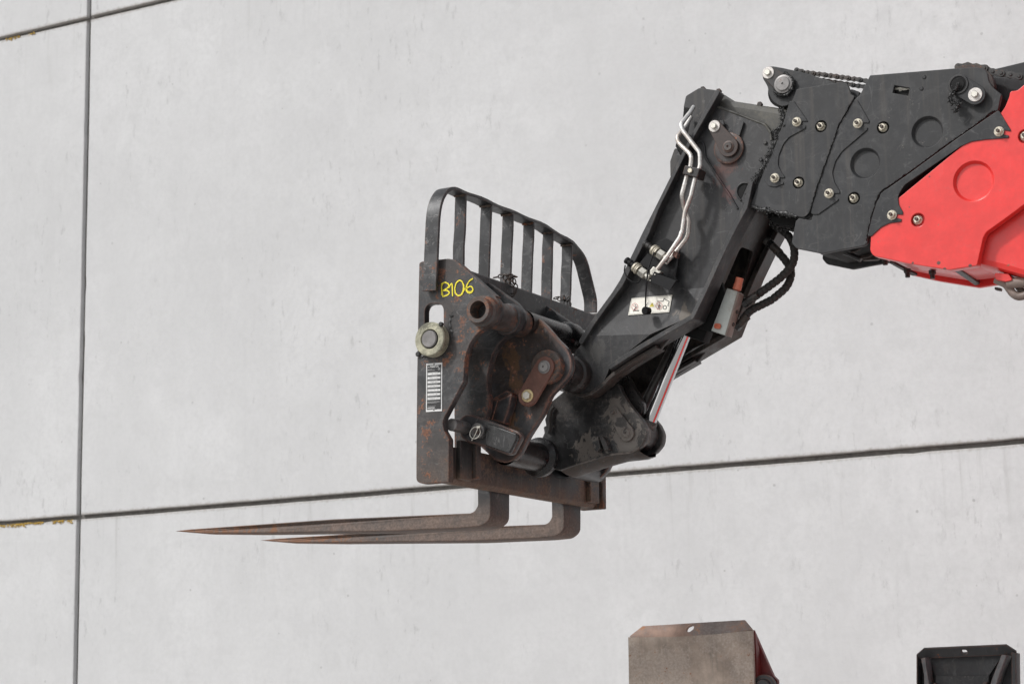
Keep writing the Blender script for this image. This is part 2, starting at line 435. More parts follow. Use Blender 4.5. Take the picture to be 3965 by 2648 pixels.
M['coupler2'] = paint('coupler_dusty_black_paint', (0.019, 0.019, 0.020), 0.32, edge=0.6, edge_r=.010, scuff=0.4, bump=0.25, seed=10, dust=0.35, dustcol=(0.095, 0.080, 0.070), lines=.25, blot=.4, rustcol=(0.10, 0.082, 0.068), rustcol2=(0.16, 0.13, 0.11), spots=[(tuple(eyeD), .062, .85, dc_), (tuple(eyeE), .040, .8, dc_), (tuple(eyeF), .050, .7, dc_)])
M['blackgloss'] = paint('oily_black_tube_paint', (0.014, 0.014, 0.015), 0.26, scuff=0.5, bump=0.12, seed=11, dust=0.25, dustcol=(.06, .042, .032), lines=.4, blot=.3)
M['rusttube'] = paint('rusty_tube', (0.060, 0.052, 0.048), 0.42, rust=0.6, edge=0.8, scuff=0.6, bump=0.35, seed=12, dust=0.35, dustcol=(0.135, 0.078, 0.052), lines=.3, blot=.5, **BR)
M['rustplate'] = paint('brown_rusted_plate', (0.165, 0.076, 0.056), 0.62, rust=0.3, edge=0.5, scuff=0.1, bump=0.35, seed=13, rustcol=(0.085, 0.036, 0.027), rustcol2=(0.17, 0.075, 0.048), var=0.25, lines=.1)
M['pinend'] = paint('worn_pin_steel', (0.22, 0.21, 0.205), 0.34, rust=0.15, scuff=0.7, bump=0.12, seed=14, metallic=0.4, lines=.5, **BR)
M['lockblack'] = paint('black_lock_plate_paint', (0.025, 0.024, 0.024), 0.40, rust=0.10, edge=0.5, scuff=0.4, dust=0.4, dustcol=(0.075, 0.042, 0.032), seed=15, **BR)
M['red'] = paint('red_boom_paint', (0.78, 0.034, 0.030), 0.32, scuff=0.12, bump=0.025, var=0.07, coat=0.3, edge=.35, edge_r=.004, rust=-.12, rustcol=(.22, .07, .04), rustcol2=(.30, .14, .08), lines=.06, dust=.10, dustcol=(.45, .06, .05), spec=.5, spots=[(tuple(YP(5.662).w(q)), r_, .95, (.09, .045, .035)) for q, r_ in ((Q4(1545, 775), .0065), (Q4(1268, 250), .0022), (Q3(710, 1382), .0028), (Q4(1600, 832), .006), (Q4(1840, 800), .006), (Q4(1300, 775), .004))])
M['zinc'] = simple('zinc_plated_steel', (0.62, 0.60, 0.54), 0.38, 0.75, 0.2, 300)
M['studm'] = simple('dark_thread', (0.16, 0.14, 0.12), 0.5, 0.5, 0.3, 300)
M['goldzinc'] = simple('yellow_zinc_steel', (0.60, 0.48, 0.27), 0.38, 0.7, 0.15, 300)
M['creamzinc'] = simple('dull_yellow_zinc_nut', (0.66, 0.61, 0.50), 0.38, 0.55, 0.35, 300)
M['paintedwasher'] = simple('white_worn_washer', (0.60, 0.57, 0.54), 0.5, 0.3, 0.2, 200)
M['rollercream'] = paint('cream_corroded_washer', (0.40, 0.385, 0.28), 0.5, rust=0.0, scuff=0.8, dust=0.75, dustcol=(0.09, 0.088, 0.07), bump=0.4, seed=16, var=0.4, lines=.4)
M['steelpipe'] = paint('scuffed_galvanised_pipe', (0.80, 0.78, 0.75), 0.30, scuff=0.4, dust=0.5, dustcol=(0.26, 0.19, 0.14), bump=0.05, seed=17, metallic=0.75, var=0.15)
M['rubber'] = paint('black_rubber_hose', (0.026, 0.025, 0.024), 0.6, scuff=0.3, bump=0.3, seed=18, dust=0.5, dustcol=(0.05, 0.042, 0.036))
M['plastic'] = simple('black_plastic', (0.010, 0.010, 0.011), 0.42, 0.0, 0.15)
M['void'] = simple('near_black_interior', (0.012, 0.012, 0.012), 0.7)  # near-black for inner parts; the shade of hollows is in this colour
M['grease'] = paint('old_black_grease', (0.022, 0.022, 0.022), 0.4, scuff=0.25, bump=0.8, seed=19, var=0.4)
M['orange'] = simple('orange_plastic_cap', (0.68, 0.20, 0.12), 0.5, 0.0, 0.12, 60)
M['alu'] = paint('aluminium_valve_block', (0.40, 0.42, 0.40), 0.4, scuff=0.3, dust=0.35, dustcol=(0.24, 0.18, 0.14), bump=0.05, metallic=0.4, seed=20, var=0.1)
M['aludirty'] = paint('dirty_valve_side', (0.22, 0.17, 0.145), 0.5, scuff=0.3, bump=0.1, seed=21)
M['yellow'] = simple('yellow_paint_marker', (0.85, 0.72, 0.03), 0.5, 0, 0.2, 260)
M['white'] = simple('white_print', (0.72, 0.72, 0.71), 0.5, 0, 0.05)
M['whitefield'] = simple('worn_white_field', (0.62, 0.62, 0.61), 0.45, 0, 0.18, 160)
M['black'] = simple('black_print', (0.02, 0.02, 0.021), 0.5)
M['cream'] = simple('cream_sticker', (0.84, 0.81, 0.72), 0.4, 0, 0.07, 30)
M['redprint'] = simple('faded_red_print', (0.55, 0.17, 0.16), 0.5)
M['yelprint'] = simple('yellow_print', (0.80, 0.66, 0.08), 0.5)
M['chain'] = paint('oily_chain', (0.030, 0.029, 0.028), 0.4, scuff=0.3, bump=0.2, seed=22, dust=0.3, rust=0.1)
M['chainrust'] = paint('rusty_chain', (0.060, 0.045, 0.038), 0.5, rust=0.6, scuff=0.4, seed=23, dust=0.3)
M['weld'] = paint('rusty_weld', (0.09, 0.065, 0.05), 0.6, rust=0.7, bump=0.5, seed=24)
m, g, b, geo = base_mat('chromed_rod'); b.inputs['Base Color'].default_value = (0.66, 0.66, 0.67, 1); b.inputs['Metallic'].default_value = 1; b.inputs['Roughness'].default_value = 0.15
M['chrome'] = m
for k_ in ('plastic', 'void'):
    M[k_].node_tree.nodes['Principled BSDF'].inputs['Specular IOR Level'].default_value = 0.22
M['plastic'].node_tree.nodes['Principled BSDF'].inputs['Roughness'].default_value = 0.5

# ------------------------------------------------------------------ ground and wall
def concrete(name, col, sc=1.0, pits=1.0, joints=()):
    m, g, b, geo = base_mat(name); P = geo.outputs['Position']
    big = g.noise(P, 0.55*sc, 5, 0.6); mid = g.noise(P, 3.5*sc, 5, 0.65); fine = g.noise(P, 35, 4, 0.7)
    c = g.mix(g.ramp(big, 0.3, 0.7), tuple(x*0.93 for x in col), tuple(x*1.05 for x in col))
    c = g.mix(g.ramp(mid, 0.35, 0.75, 0, 0.35), c, tuple(x*0.86 for x in col))
    st = g.noise(g.mapped(P, (7, 7, 0.35)), 1.0, 4, 0.6)
    c = g.mix(g.ramp(st, 0.55, 0.8, 0, 0.30), c, tuple(x*0.80 for x in col))
    c = g.mix(g.ramp(fine, 0.35, 0.75, 0, 0.26), c, tuple(x*0.72 for x in col))
    m2 = g.noise(P, 11, 6, 0.72, 0.4)
    c = g.mix(g.ramp(m2, 0.46, 0.68, 0, 0.34), c, tuple(x*0.80 for x in col))
    m3 = g.noise(g.mapped(P, (1, 1, .8), (3, 5, 1)), 5, 6, 0.72, 0.6)
    c = g.mix(g.ramp(m3, 0.50, 0.66, 0, 0.22), c, tuple(min(1, x*1.10) for x in col))
    vo = g.new('ShaderNodeTexVoronoi'); vo.inputs['Scale'].default_value = 11; g.ln(P, vo.inputs['Vector'])
    sep = g.new('ShaderNodeSeparateColor'); g.ln(vo.outputs['Color'], sep.inputs[0])
    rad = g.math('MULTIPLY', g.ramp(sep.outputs[0], 0.60, 1.0), 0.085)
    pit = g.math('LESS_THAN', vo.outputs['Distance'], rad)
    c = g.mix(g.math('MULTIPLY', pit, 0.38*pits), c, (0.16, 0.155, 0.15))
    sm = g.math('MULTIPLY', g.ramp(g.noise(P, 9, 6, 0.8), 0.6, 0.78), g.ramp(g.noise(P, 1.1, 2), 0.48, 0.62))
    c = g.mix(g.math('MULTIPLY', sm, 0.5), c, tuple(x*0.6 for x in col))
    cl = g.noise(g.mapped(P, (1, 1, .6)), 1.6, 6, 0.62, 0.6)
    c = g.mix(g.ramp(cl, 0.38, 0.68, 0, 0.5), c, tuple(x*0.88 for x in col))
    vo2 = g.new('ShaderNodeTexVoronoi'); vo2.inputs['Scale'].default_value = 26; g.ln(P, vo2.inputs['Vector'])
    sep2 = g.new('ShaderNodeSeparateColor'); g.ln(vo2.outputs['Color'], sep2.inputs[0])
    pit2 = g.math('LESS_THAN', vo2.outputs['Distance'], g.math('MULTIPLY', g.ramp(sep2.outputs[1], 0.45, 1.0), 0.17))
    c = g.mix(g.math('MULTIPLY', g.math('MULTIPLY', pit2, 0.42*pits), g.ramp(mid, .38, .5)), c, (0.24, 0.235, 0.23))
    vs = g.noise(g.mapped(P, (24, 24, 8)), 1.0, 5, 0.75)
    c = g.mix(g.math('MULTIPLY', g.math('MULTIPLY', g.ramp(vs, 0.57, 0.69), g.ramp(g.noise(P, 1.3, 4), 0.44, 0.60)), 0.45*pits), c, tuple(x*0.55 for x in col))
    hz = g.noise(g.mapped(P, (0.8, 0.8, 14)), 1.0, 3, 0.6)
    c = g.mix(g.ramp(hz, 0.50, 0.75, 0, 0.18), c, tuple(x*0.86 for x in col))
    if joints:
        sp3 = g.new('ShaderNodeSeparateXYZ'); g.ln(P, sp3.inputs[0]); z = sp3.outputs[2]
        run = g.noise(g.mapped(P, (10, 10, 0.5)), 1.0, 5, 0.7)
        for zj in joints:
            d = g.math('ABSOLUTE', g.math('SUBTRACT', z, zj))
            dn = g.math('MULTIPLY_ADD', g.math('SUBTRACT', fine, 0.5), 0.05, d)
            c = g.mix(g.ramp(dn, 0.010, 0.034, 0.55, 0.0), c, (0.24, 0.21, 0.175))
            below = g.math('SUBTRACT', zj, z)
            bm_ = g.math('MULTIPLY', g.ramp(below, 0.0, 0.02, 0, 1), g.ramp(below, 0.03, 0.6, 0.38, 0.0))
            c = g.mix(g.math('MULTIPLY', bm_, g.ramp(run, 0.54, 0.72)), c, (0.30, 0.295, 0.28))
    g.ln(c, b.inputs['Base Color']); b.inputs['Roughness'].default_value = 0.85
    bp = g.new('ShaderNodeBump'); bp.inputs['Strength'].default_value = 0.12; bp.inputs['Distance'].default_value = 0.01
    g.ln(fine, bp.inputs['Height']); g.ln(bp.outputs[0], b.inputs['Normal'])
    return m
M['yard'] = concrete('yard_concrete', (0.42, 0.41, 0.395), 0.7, 0.3)
M['joint'] = simple('grey_joint_sealant', (0.15, 0.142, 0.132), 0.8, 0, 0.22, 30, 0.3)
M['lichen'] = simple('yellow_lichen', (0.42, 0.27, 0.05), 0.9, 0, 0.45, 60)

bm = bmesh.new(); bmesh.ops.create_grid(bm, x_segments=4, y_segments=4, size=150)
me = bpy.data.meshes.new('ground'); bm.to_mesh(me); bm.free(); me.materials.append(M['yard'])
o = bpy.data.objects.new('ground', me); COL.objects.link(o); o['kind'] = 'structure'

YW = 9.4
PW = YP(YW)
zj1 = PW.w(D(207, 42)).z; zj2 = PW.w(D(185, 1185)).z; xj = PW.w(D(193, 620)).x
print('joints', zj1, zj2, xj, [round(PW.w(p).z, 3) for p in (D(5, 90), D(430, 0), D(0, 1197), D(2340, 1011))])
M['wall'] = concrete('pale_precast_concrete', (0.620, 0.622, 0.624), joints=(zj1, zj2))
wall = thing('concrete_wall', 'tall pale grey wall of large precast concrete panels behind the boom', 'wall', (0, YW, 0))
G = 0.021
xs = [-16.0, xj - 0.004, xj + 10.5]; zs = [0.0, zj2, zj1, zj1 + (zj1 - zj2)]
gv = 0.0165; gh = 0.0125
rj = random.Random(11)
def lip(x0, x1, z0, z1):
    "cast panel with slightly uneven, chipped arrises"
    L = []
    C = [(x0, z0), (x1, z0), (x1, z1), (x0, z1)]
    for i in range(4):
        a = V(C[i]); b_ = V(C[(i+1) % 4]); n = max(2, int((b_-a).length / .07)); t = (b_-a).normalized(); nn = V((-t.y, t.x)); drift = 0.0
        for k in range(n):
            drift = drift*.8 + rj.gauss(0, .00045)
            chip = rj.uniform(.002, .006) if rj.random() < .03 else 0
            L.append(a.lerp(b_, k/n) + (nn * (drift + chip) if k else V((0, 0))))
    return extrude(YP(YW), [L], .18, .006, 1)
for i in range(2):
    for j in range(3):
        part(wall, 'panel', lip(xs[i] + (gv if i else 0), xs[i+1] - gv, zs[j] + (gh if j else 0), zs[j+1] - gh), M['wall'])
part(wall, 'joint_sealant', box((xs[0], YW + 0.030, 0), (xs[2], YW + 0.16, zs[3]), 0), M['joint'])
random.seed(3)
for (a, b_, z) in ((D(14, 85), D(46, 79), zj1 - gh), (D(66, 74), D(80, 71), zj1 - gh), (D(0, 1209), D(100, 1203), zj2 - gh), (D(120, 1200), D(165, 1197), zj2 - gh)):
    xa = PW.w(a).x; xb = PW.w(b_).x; bm = bmesh.new()
    for k in range(int((xb - xa) * 420)):
        x = random.uniform(xa, xb); s = random.uniform(0.0015, 0.0065)
        mt = Matrix.Translation((x, YW - 0.002 + random.uniform(-.004, .01), z + 0.002 - abs(random.gauss(0, 0.009)))) @ Matrix.Diagonal((s*1.6, s*.7, s*.8, 1))
        bmesh.ops.create_icosphere(bm, subdivisions=1, radius=1, matrix=mt)
    me = bpy.data.meshes.new('lichen'); bm.to_mesh(me); bm.free()
    part(wall, 'lichen', me, M['lichen'], kind='stuff')

# ------------------------------------------------------------------ shared small hardware (axis along -Y)
AX = V((0, -1, 0))
def hexm(r, h, c=V((0, 0, 0)), ch=0.0012, phase=0.2): return lathe(c, AX, [(0, 0), (r, 0), (r, h-ch), (r-ch, h), (0, h)], seg=6, phase=phase, ang=20)
O0 = V((0, 0, 0))
FL_NUT = join([lathe(O0, AX, [(0.0150, 0), (0.0150, 0.0016), (0.0122, 0.0036), (0, 0.0036)], seg=24), hexm(0.0112, 0.0115)], 'flange_nut'); FL_NUT.materials.append(M['creamzinc'])
STUD = lathe(O0, AX, [(0.0052, 0)] + [q for k in range(5) for q in ((0.0052, 0.012+k*0.0018), (0.0045, 0.0129+k*0.0018))] + [(0.0042, 0.0218), (0.0028, 0.0218), (0.0026, 0.0195), (0, 0.0195)], seg=14); STUD.materials.append(M['studm'])
def nut(parent, pl, p, off=0.0):
    c = pl.w(p, off)
    n = part(parent, 'nut', FL_NUT, None, loc=c)
    n.rotation_euler = (0, random.uniform(0, 1), 0)
    part_child(n, 'stud', STUD)
def part_child(par, name, me, dy=0.0, mat=None):
    o = bpy.data.objects.new(name, me); COL.objects.link(o); o.parent = par; o.location = (0, dy, 0)
    if mat and not me.materials: me.materials.append(mat)
    o['base'] = par['base']; return o
def dish(pl, p, r, depth=0.009, mat=None, wall_=0.006):
    c = pl.w(p); return lathe(c, AX, [(r, 0.0005), (r - wall_, -depth), (0, -depth)], seg=40, ang=25)
def lock_plate(parent, y, p1, r1, p2, r2, mat, thick=0.010, bolt_at=1, bolt_r=0.011, washer_r=0.018, wm='paintedwasher', bmt='zinc', pin_r=0.018, pinmat='pinend', boss=None, name='lock_plate', pin_h=0.007):
    "flat keeper plate: p1 is the pin end, p2 the bolt end"
    pl = YP(y); A = V(pl.ab(p1)); B = V(pl.ab(p2)); d = (B - A); L = d.length; a0 = math.atan2(d.y, d.x)
    phi = math.acos(max(-1, min(1, (r1 - r2) / L)))
    pts = []
    for k in range(21):
        t = a0 + phi + (2*math.pi - 2*phi) * k / 20; pts.append(A + V((math.cos(t), math.sin(t))) * r1)
    for k in range(17):
        t = a0 - phi + 2*phi * k / 16; pts.append(B + V((math.cos(t), math.sin(t))) * r2)
    o = part(parent, name, extrude(pl, [pts], thick, 0.0015), M[mat])
    wA = pl.w(p1); wB = pl.w(p2)
    part(o, 'pin', lathe(wA, AX, [(pin_r*1.28, 0), (pin_r*1.28, pin_h*.3), (pin_r, pin_h*.45), (pin_r, pin_h-.0015), (pin_r-.002, pin_h), (0.0035, pin_h), (0.003, pin_h-.004), (0, pin_h-.004)], seg=30), M[pinmat])
    part(o, 'washer', lathe(wB, AX, [(washer_r, 0), (washer_r, 0.002), (washer_r-.001, 0.003), (0, 0.003)], seg=26), M[wm])
    part(o, 'bolt', hexm(bolt_r, 0.012, wB, phase=0.35), M[bmt])
    return o

# ================================================================== FORK CARRIAGE
Y0 = 5.25; P0 = YP(Y0)
cbase = P0.w(R3(300, 1100)); cbase.y = 5.8
car = thing('fork_carriage', 'black rust-worn fork carriage with slatted backrest and yellow B106 marking', 'fork carriage', cbase)
side = T(R1, (190, 965), (213, 948), (480, 918, .02), (545, 928, .02), (610, 975), (975, 1300)) + \
    T(R2, (1280, 335, .03), (1345, 440, .03), (1350, 570, .03), (1295, 685, .03), (1190, 745), (1085, 800), (1010, 870), (945, 970), (895, 1090), (868, 1200), (856, 1415, 0)) + \
    T(R3, (640, 68, 0), (445, 435, .01), (428, 490, .02), (442, 565, .02), (492, 650, .01), (490, 1085, .004), (235, 1106, .02), (160, 1085, .025), (160, 940), (168, 30)) + T(R1, (178, 1560))
slot = loop(P0, T(R2, (330, 438), (582, 438), (582, 1020), (330, 1020)), 0.027)
sp_me = plate(P0, side, 0.028, 0.03, [slot], 0.002)
far_side = mirrored(sp_me, 5.785)
sp = part(car, 'side_plate', sp_me, M['carriage'])
part(car, 'side_plate', far_side, M['carriage'])
# hook plates inside
inner = T(R2, (760, 60, .005), (1000, 20, .01), (1560, 420, .04), (1645, 540, .03), (1655, 670, .03), (1610, 775, .03), (1500, 850), (1400, 910), (1310, 1000), (1240, 1130), (1205, 1260), (1170, 1420)) + \
    T(R3, (880, 100), (893, 230), (885, 360), (850, 470), (800, 560), (770, 650), (772, 1050, .008), (680, 1066, .01), (548, 1083, .002), (545, 300, .002))
PI_ = YP(5.40)
part(car, 'hook_plate', plate(PI_, inner, 0.030, 0.04, bevel=0.002), M['carriage'])
P3 = YP(5.79)
hook3 = plate(P3, T(R4, (345, 300, .003), (395, 330, .01), (725, 560, .03), (825, 640, .03), (872, 740, .03), (862, 840, .03), (785, 940, .03), (640, 960), (560, 1100), (350, 1100, .003)), 0.028, 0.04, bevel=0.002)
part(car, 'hook_plate', moved(hook3, V((0.0, 0.40, 0))), M['rack'])
part(car, 'hook_plate', hook3, M['rack'])
# block at the foot of the inner plate with weld
PB = YP(5.365)
part(car, 'stop_block', plate(PB, T(R3, (545, 790, .002), (640, 780, .004), (660, 1072, .004), (545, 1088, .002)), 0.03, 0.003), M['beam'])
# tube stub through the eyes
cE = YP(5.20).w(R2(1045, 520))
stub = part(car, 'pivot_tube', lathe(cE, V((0, 1, 0)), [(0.027, 0.12), (0.027, 0.002), (0.028, 0), (0.039, 0), (0.0405, 0.002), (0.0405, 0.022), (0.046, 0.025), (0.0485, 0.028), (0.0485, 0.052), (0.043, 0.06), (0.043, 0.27)], seg=48), M['rusttube'])
part(car, 'hook_eye', moved(lathe(cE + V((0, .175, 0)), V((0, 1, 0)), [(0.043, 0.0), (0.049, 0.004), (0.052, 0.025)], seg=40), V((0, 0, 0))), M['carriage'])
# backrest: swept flat bar
def Xt(z, a=YP(5.235).w(R1(302, 1240)), b=YP(5.235).w(R1(338, 420))):
    return a.x + (b.x - a.x) * (z - a.z) / (b.z - a.z)
yb0 = 5.232; yb1 = 6.318
ztop = YP(5.30).w(R1(505, 190)).z
zlow = YP(yb0).w(R1(300, 1245)).z; zfar = YP(yb1).w(R1(1900, 1470)).z
pp = [(V((0, yb0, zlow)), 0), (V((0, yb0, ztop)), .13), (V((0, yb0+.72, ztop)), .4), (V((0, yb0+.80, ztop-.012)), .1), (V((0, yb0+.90, ztop-.020)), .1), (V((0, yb0+1.0, ztop-.05)), .12), (V((0, yb1, ztop-.19)), .12), (V((0, yb1, zfar)), 0)]
path = rounded(pp, 0.1, False, 9)
fine_path = [path[0]]
for a, b_ in zip(path, path[1:]):
    m_ = max(1, int((b_-a).length/0.04))
    for i in range(m_): fine_path.append(a.lerp(b_, (i+1)/m_))
for p in fine_path:
    p.x = Xt(p.z) + 0.0015*math.sin(p.y*23); p.z += 0.002*math.sin(p.y*31+1)*(1 if p.z > ztop-.03 else 0)
part(car, 'backrest_hoop', sweep_bar(fine_path, V((1, 0, 0)), 0.049, 0.011), M['rack'])
rail_top0 = YP(5.28).w(R1(690, 1030)); rail_top1 = YP(6.33).w(R4(1070, 500))
slat_dy = [0.162, 0.325, 0.467, 0.612, 0.752, 0.892]
rng = random.Random(5)
for k, dy in enumerate(slat_dy):
    y = yb0 + dy
    zt_ = ztop - 0.005 - (0.02 if k == 5 else (0.004 if k == 4 else 0)); zb_ = rail_top0.z - 0.06 + 0.0*dy
    me = bpy.data.meshes.new('s')
    pts = [V((Xt(z) + 0.002 + rng.uniform(-.001, .001), y + rng.uniform(-.002, .002), z)) for z in [zb_ + (zt_-zb_)*i/6 for i in range(7)]]
    s_ = part(car, 'slat', sweep_bar(pts, V((1, 0, 0)), 0.040, 0.010), M['rack'])
    wl = [V((Xt(zt_) - 0.02, y - 0.007, zt_ - .002)), V((Xt(zt_) + 0.02, y - 0.007, zt_ - .003))]
    part(s_, 'weld', tube(wl, 0.005, 8, step=0.005, rf=lambda s: 0.0045 + 0.0015*math.sin(s*900)), M['weld'])
# upper rail
xr0 = rail_top0.x
tilt = (Xt(ztop) - Xt(zlow)) / (ztop - zlow)
def tx(z): return (z - rail_top0.z) * tilt
hR = 0.15
part(car, 'upper_rail', prism([V((xr0 - .03, 5.28, rail_top0.z)), V((xr0 + .002, 5.28, rail_top0.z)), V((xr0 + .002 + tx(rail_top0.z-hR), 5.28, rail_top0.z - hR)), V((xr0 - .03 + tx(rail_top0.z-hR), 5.28, rail_top0.z - hR))],
     [V((xr0 - .03, 6.29, rail_top0.z)), V((xr0 + .002, 6.29, rail_top0.z)), V((xr0 + .002 + tx(rail_top0.z-hR), 6.29, rail_top0.z - hR)), V((xr0 - .03 + tx(rail_top0.z-hR), 6.29, rail_top0.z - hR))], 0.006), M['rack'])
# lower beam
lb = YP(5.279).w(R3(483, 1092)); 
zB = lb.z; xB = lb.x
part(car, 'lower_beam', prism([V((xB - .046, 5.279, zB + .004)), V((xB - .012, 5.279, zB)), V((xB + .002, 5.279, zB + .012)), V((xB + .005, 5.279, zB + .112)), V((xB - .046, 5.279, zB + .112))],
     [V((xB - .046, 6.28, zB + .004)), V((xB - .012, 6.28, zB)), V((xB + .002, 6.28, zB + .012)), V((xB + .005, 6.28, zB + .112)), V((xB - .046, 6.28, zB + .112))], 0.003), M['beam'])
for yy in (5.325, 6.20):
    part(car, 'stop_block', prism([V((xB + .002, yy, zB + .014)), V((xB + .020, yy, zB + .014)), V((xB + .020, yy, zB + .135)), V((xB + .002, yy, zB + .135))],
                 [V((xB + .002, yy + .07, zB + .014)), V((xB + .020, yy + .07, zB + .014)), V((xB + .020, yy + .07, zB + .135)), V((xB + .002, yy + .07, zB + .135))], 0.004), M['beam'])
# fork shaft with end washer
cS = YP(5.215).w(R2(392, 915))
rol = part(car, 'shaft_washer', lathe(cS, V((0, 1, 0)), [(0.030, 0.003), (0.032, 0), (0.050, 0), (0.0535, 0.004), (0.0535, 0.03), (0.05, 0.033), (0, 0.033)], seg=48), M['rollercream'])
part(car, 'fork_shaft', lathe(cS + V((0, -0.004, 0)), V((0, 1, 0)), [(0, 0), (0.024, 0), (0.027, 0.003), (0.027, 1.15)], seg=36), M['pinend'])
cS2 = cS + V((.045, .018, .045))
part(car, 'washer_clip', cyl(YP(5.225).w(R2(565, 720)), AX, 0.007, 0.012, seg=14), M['grease'])
part(car, 'washer_clip', cyl(YP(5.225).w(R2(262, 1125)), AX, 0.008, 0.014, seg=12), M['grease'])
def lumps(pts, n, s0, s1, spread, name='grease', seed=1, yj=0.004, sub=1):
    "old grease: lumps of uneven size along a line"
    r = random.Random(seed); bm = bmesh.new(); tot = len(pts) - 1
    n = int(n * 3.4); s0 *= .45; s1 *= .46
    for k in range(n):
        t = r.uniform(0, tot); i = min(int(t), tot-1); p = pts[i].lerp(pts[i+1], t - i)
        s = r.uniform(s0, s1) * (1 if r.random() < .7 else 1.5)
        q = p + V((r.gauss(0, spread), r.gauss(0, yj), r.gauss(0, spread)))
        mt = Matrix.Translation(q) @ Matrix.Rotation(r.uniform(0, 6), 4, 'Y') @ Matrix.Diagonal((s*r.uniform(.8, 1.7), s*.8, s*r.uniform(.7, 1.1), 1))
        bmesh.ops.create_icosphere(bm, subdivisions=sub, radius=1, matrix=mt)
    # packed core of the smear
    core = []
    for i, (a, b_) in enumerate(zip(pts, pts[1:])):
        m_ = max(2, int((b_-a).length / .003))
        core += [a.lerp(b_, k/m_) for k in range(m_)]
    core.append(pts[-1]); rows = []
    for i, p in enumerate(core):
        t = (core[min(i+1, len(core)-1)] - core[max(i-1, 0)]); t.normalize(); u = t.cross(V((0, 1, 0))).normalized()
        wd = (spread*1.1 + s1*.7) * (.55 + .9*abs(noise.noise(p*90 + V((seed, 0, 0))))*1.6); off = u * noise.noise(p*60 + V((0, seed, 0))) * spread
        rows.append([bm.verts.new(p + off + u*math.cos(q*.7854)*wd + V((0, 1, 0))*math.sin(q*.7854)*max(yj, .0015)*1.2) for q in range(8)])
    for A, B in zip(rows, rows[1:]):
        for q in range(8): bm.faces.new((A[q], A[(q+1) % 8], B[(q+1) % 8], B[q]))
    bmesh.ops.recalc_face_normals(bm, faces=bm.faces)
    for v in bm.verts:
        v.co += noise.noise_vector(v.co * 260) * 0.0018 + noise.noise_vector(v.co * 90) * 0.0015
    me = bpy.data.meshes.new(name); bm.to_mesh(me); bm.free(); return finish(me, 80)
part(car, 'grease', lumps([P0.w(R2(690, 590)), P0.w(R2(660, 700)), P0.w(R2(690, 830)), P0.w(R2(660, 960)), P0.w(R2(560, 1110)), P0.w(R2(300, 1150)), P0.w(R2(245, 1120))], 90, .0012, .003, .004, seed=4, yj=.0005), M['grease'], kind='stuff')
# yellow hand-painted mark
YL = [[(572, 160), (558, 215), (566, 290), (582, 352)], [(556, 178), (605, 150), (652, 172), (662, 205), (625, 240), (578, 262)],
      [(578, 262), (640, 262), (672, 292), (642, 322), (578, 345)], [(655, 230), (700, 148), (706, 240), (708, 340)],
      [(800, 120), (757, 160), (738, 230), (745, 300), (782, 332), (822, 325), (850, 270), (858, 200), (838, 140), (800, 120)],
      [(984, 98), (930, 140), (895, 205), (892, 262), (918, 292), (960, 297), (986, 262), (978, 220), (950, 203), (866, 246)],
      [(566, 172), (560, 330)], [(822, 128), (862, 180), (868, 250), (836, 322)], [(960, 112), (915, 160), (903, 215), (905, 262), (950, 285), (972, 262)]]
YLp = [[V(P0.ab(R2(*q))) for q in L] for L in YL]
for L in YLp:
    if (L[0] - L[-1]).length < 1e-6: L[-1] = L[0].copy()
part(sp, 'number_mark', join([strokes(P0, [[tuple(q) for q in L] for L in YLp[:6]], 0.0042, jit=.25), strokes(P0, [[tuple(q) for q in L] for L in YLp[6:]], 0.0022, h=.0022, jit=.4)]), M['yellow'])
# data plate
c4 = [V(P0.ab(p)) for p in (R2(354, 1248), R2(568, 1232), R3(424, 364), R3(262, 379))]
ux = (c4[1] - c4[0]).normalized(); uy = (c4[0] - c4[3]).normalized(); wd = (c4[1]-c4[0]).length; ht = (c4[0]-c4[3]).length
uxp = ux; o0 = c4[3]
def lp(x, y): q = o0 + ux * x + uy * y; return (q.x, q.y)
def rect(x0, y0, x1, y1): return [lp(x0, y0), lp(x1, y0), lp(x1, y1), lp(x0, y1)]
dp = part(sp, 'data_plate', extrude(Plane(P0.O + V((0, -.0016, 0)), P0.u, P0.v), [[V(q) for q in rect(0, 0, wd, ht)]], 0.0016, 0.0003), M['white'])
part(dp_parent := sp, 'data_plate_field', facepoly(P0, [rect(.0035, .006, wd-.003, ht-.006)], .0021), M['black'])
fields = []; ln = []
fy = ht * 0.80; 
for k in range(7):
    h_ = ht*.047
    fields.append(rect(.0055, fy - h_, wd - .0055, fy)); ln.append(rect(.0055, fy + .0012, wd*.72, fy + .0019)); fy -= ht*.085
bars = [rect(.0055, ht*.868, wd*.38, ht*.873), rect(.0055, ht*.853, wd*.55, ht*.857), rect(.0055, ht*.205, wd*.85, ht*.208), rect(.0055, ht*.19, wd*.9, ht*.193), rect(.0055, ht*.175, wd*.7, ht*.178), rect(.0055, ht*.115, wd*.62, ht*.118), rect(.0055, ht*.075, wd*.55, ht*.087), rect(.0055, ht*.055, wd*.62, ht*.060), rect(wd*.7, ht*.035, wd*.86, ht*.042),
        rect(.0062, ht*.912, .0085, ht*.925), rect(.0075, ht*.922, .0105, ht*.934), rect(.0095, ht*.910, .0115, ht*.922)]
part(sp, 'data_plate_print', join([facepoly(P0, ln + bars, .0024), text(P0, 'MANITOU', *lp(.0125, ht*.908), .0100, ux, h=.0024, shear=.3, bold=.0004, sx=.72), text(P0, 'CE', *lp(wd*.74, ht*.852), .0095, ux, h=.0024, sx=.8)]), M['white'])
part(sp, 'data_plate_rows', facepoly(P0, fields, .0024), M['whitefield'])
tiny = random.Random(2); marks = []
fy = ht * 0.80
